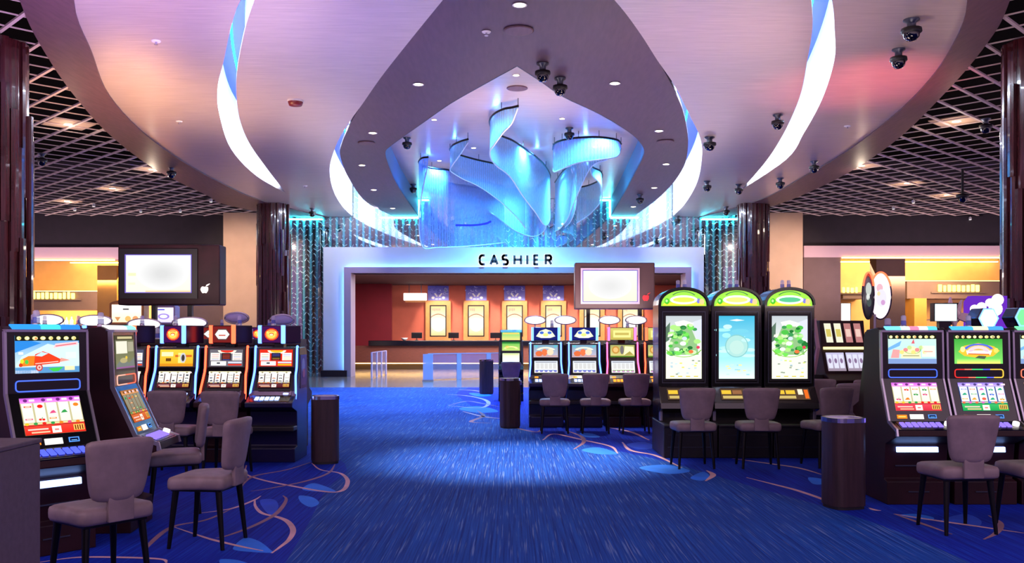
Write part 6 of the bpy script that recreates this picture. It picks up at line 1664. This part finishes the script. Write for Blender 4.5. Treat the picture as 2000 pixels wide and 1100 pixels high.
mb = MB(); mb.box(-0.145, 0.145, -0.012, 0.0, at(0, 627, 12.6).z, at(0, 594, 12.6).z); obj('lit_face', mb, glow('icy_screen', (.82, .97, 1), 1.8), t)
mb = MB(); mb.box(-0.08, 0.08, 0.02, 0.1, 0, at(0, 628, 12.6).z); obj('post', mb, M['black'], t)
t = thing('lamp_cluster_topper', 'cluster of glowing white globes on a violet head beside the right near column', 'topper', (at(1945, 0, yw).x, yw + 0.2, 1.66))
mb = MB(); mb.prism_y([(-0.26, 0.0), (0.30, 0.0), (0.30, 0.52), (-0.20, 0.52), (-0.26, 0.44)], 0.06, 0.2); obj('violet_head', mb, glow('violet_panel', (.42, .18, .75), 0.9), t)
for x, z, r in [(-0.20, 0.33, 0.06), (-0.10, 0.36, 0.065), (0.02, 0.42, 0.06), (0.13, 0.46, 0.085), (0.10, 0.33, 0.10)]:
    mb = MB(); mb.blob((x, 0, z), (r, 0.06, r)); obj('globe', mb, M['glowwhite'], t)

# ================================================================== SHOP SIGNS AND BAR THINGS
def glowsign(label, x, y, z, w, h, n, seed):
    t = thing('lit_letter_sign', label, 'sign', (x, y, z)); r = random.Random(seed)
    mb = MB(); mb.box(-w / 2 - 0.25, w / 2 + 0.25, 0.02, 0.08, -0.06, 0.0); obj('ledge', mb, M['brownwall'], t)
    for k in range(n):
        u = -w / 2 + w * (k + 0.5) / n; lw = w / n * r.uniform(0.6, 0.86)
        # blurred beyond reading in the photo: plain lit blocks
        mb = MB(); mb.box(u - lw / 2, u + lw / 2, -0.05, 0.0, 0, h * r.uniform(0.85, 1.0))
        obj('letter', mb, M['glowyellow'], t, bevel=0.03)
    return t
glowsign('glowing yellow lettering on the grey fascia of the left bar', at(105, 0, 40.5).x, 40.5, at(0, 584, 40.5).z, 1.9, 0.30, 10, 1)
glowsign('glowing yellow lettering on the fascia behind the winged topper', at(1872, 0, 40.5).x, 40.5, at(0, 570, 40.5).z, 1.85, 0.32, 9, 2)
glowsign('glowing yellow lettering partly hidden by the twin oval pole sign', at(1660, 0, 40.5).x, 40.5, at(0, 572, 40.5).z, 0.75, 0.26, 4, 3)
t = thing('back_bar', 'gold-lit back bar counter under the yellow lettering at far left', 'counter', (at(100, 0, 41).x, 41.0, 0))
mb = MB(); mb.box(-2.2, 2.4, 0.0, 0.5, 0, 1.9); obj('cabinet', mb, M['ochre'], t)
mb = MB(); mb.box(-2.2, 2.4, -0.05, 0.55, 1.9, 1.96); obj('shelf', mb, M['frame'], t)
rb_ = random.Random(4)
bcol = [('dark', M['blackmat']), ('pale', M['white']), ('dark', M['maroon']), ('white', M['white']), ('pale', M['glassedge']), ('white', M['white']), ('amber', M['frame'])]
for k, x in enumerate([92, 101, 111, 121, 130, 140, 150]):
    cn, mm = bcol[k]
    t = thing('bottle', '%s bottle on the gold back bar, number %s from the left' % (cn, ['one', 'two', 'three', 'four', 'five', 'six', 'seven'][k]), 'bottle', (at(x, 0, 41.2).x, 41.2, 1.96), 0, 'bottles on the back bar')
    h = 0.36 + 0.1 * rb_.random()
    mb = MB(); mb.lathe([(0.08, 0), (0.085, 0.02), (0.085, h * 0.6), (0.03, h * 0.75), (0.028, h)], n=12); obj('glass_body', mb, mm, t)
    mb = MB(); mb.lathe([(0.032, h), (0.032, h + 0.04)], n=10); obj('cap', mb, M['gunmetal'], t)
# lit machines further back on the left, under the big display
def far_lit(label, x0, x1, y0, y1, Y, top, bg):
    t = thing('bonus_slot_machine', label, 'slot machine', (at((x0 + x1) / 2, 0, Y).x, Y, 0), 0, None)
    w = (x1 - x0) / 2 * Y / F; zt, zb = at(0, y0, Y).z, at(0, y1, Y).z
    mb = MB(); mb.box(-w, w, 0, 0.5, 0, zb); obj('cabinet', mb, M['black'], t)
    mb = MB(); pts = [(-w, zb), (w, zb)] + [(w * math.cos(math.radians(180 * k / 12)), zt - 0.25 * w + 0.25 * w * math.sin(math.radians(180 * k / 12))) for k in range(13)]
    mb.prism_y(pts, 0.0, 0.3); obj('head', mb, bg, t)
    display('head_screen', t, (Vector((-w * 0.86, -0.012, zb + 0.05)), Vector((w * 1.72, 0, 0)), Vector((0, 0, (zt - zb) * 0.72)), Vector((0, -1, 0))), top)
far_lit('tall slot machine with glowing white picture head under the left side of the big display', 214, 281, 586, 634, 21.0, [grad(0, (1, .98, .95), (1, .9, .75), 0, 0, 1, 1), rect(1, (.3, .3, .35), .38, .7, .58, .78), (1, (.8, .55, .35), [(.1, .3), (.3, .3), (.2, .05)]), disc(1, (.95, .7, .4), .55, .2, .1, .16), disc(1, (.9, .6, .4), .8, .2, .1, .16)], M['frame'])
far_lit('slot machine with violet-white arched head seen between the display posts', 298, 342, 594, 634, 21.5, [grad(0, (.95, .92, 1), (.85, .82, .98), 0, 0, 1, 1), rect(1, (.3, .3, .8), .2, .82, .55, .9), disc(1, (.6, .5, .85), .5, .4, .3, .2), disc(2, (1, 1, 1), .5, .4, .2, .12)], M['casing'])
t = thing('lit_shop_window', 'bright white lit panel beside the orange wall behind the twin oval sign', 'window', (at(1652, 0, 41.5).x, 41.5, 0))
mb = MB(); mb.box(-0.2, 0.2, 0, 0.1, at(0, 632, 41.5).z, at(0, 593, 41.5).z); obj('lit_panel', mb, M['glowwhite'], t)
mb = MB(); mb.box(-0.24, 0.24, 0.02, 0.12, 0, at(0, 592, 41.5).z); obj('frame', mb, M['brownwall'], t)
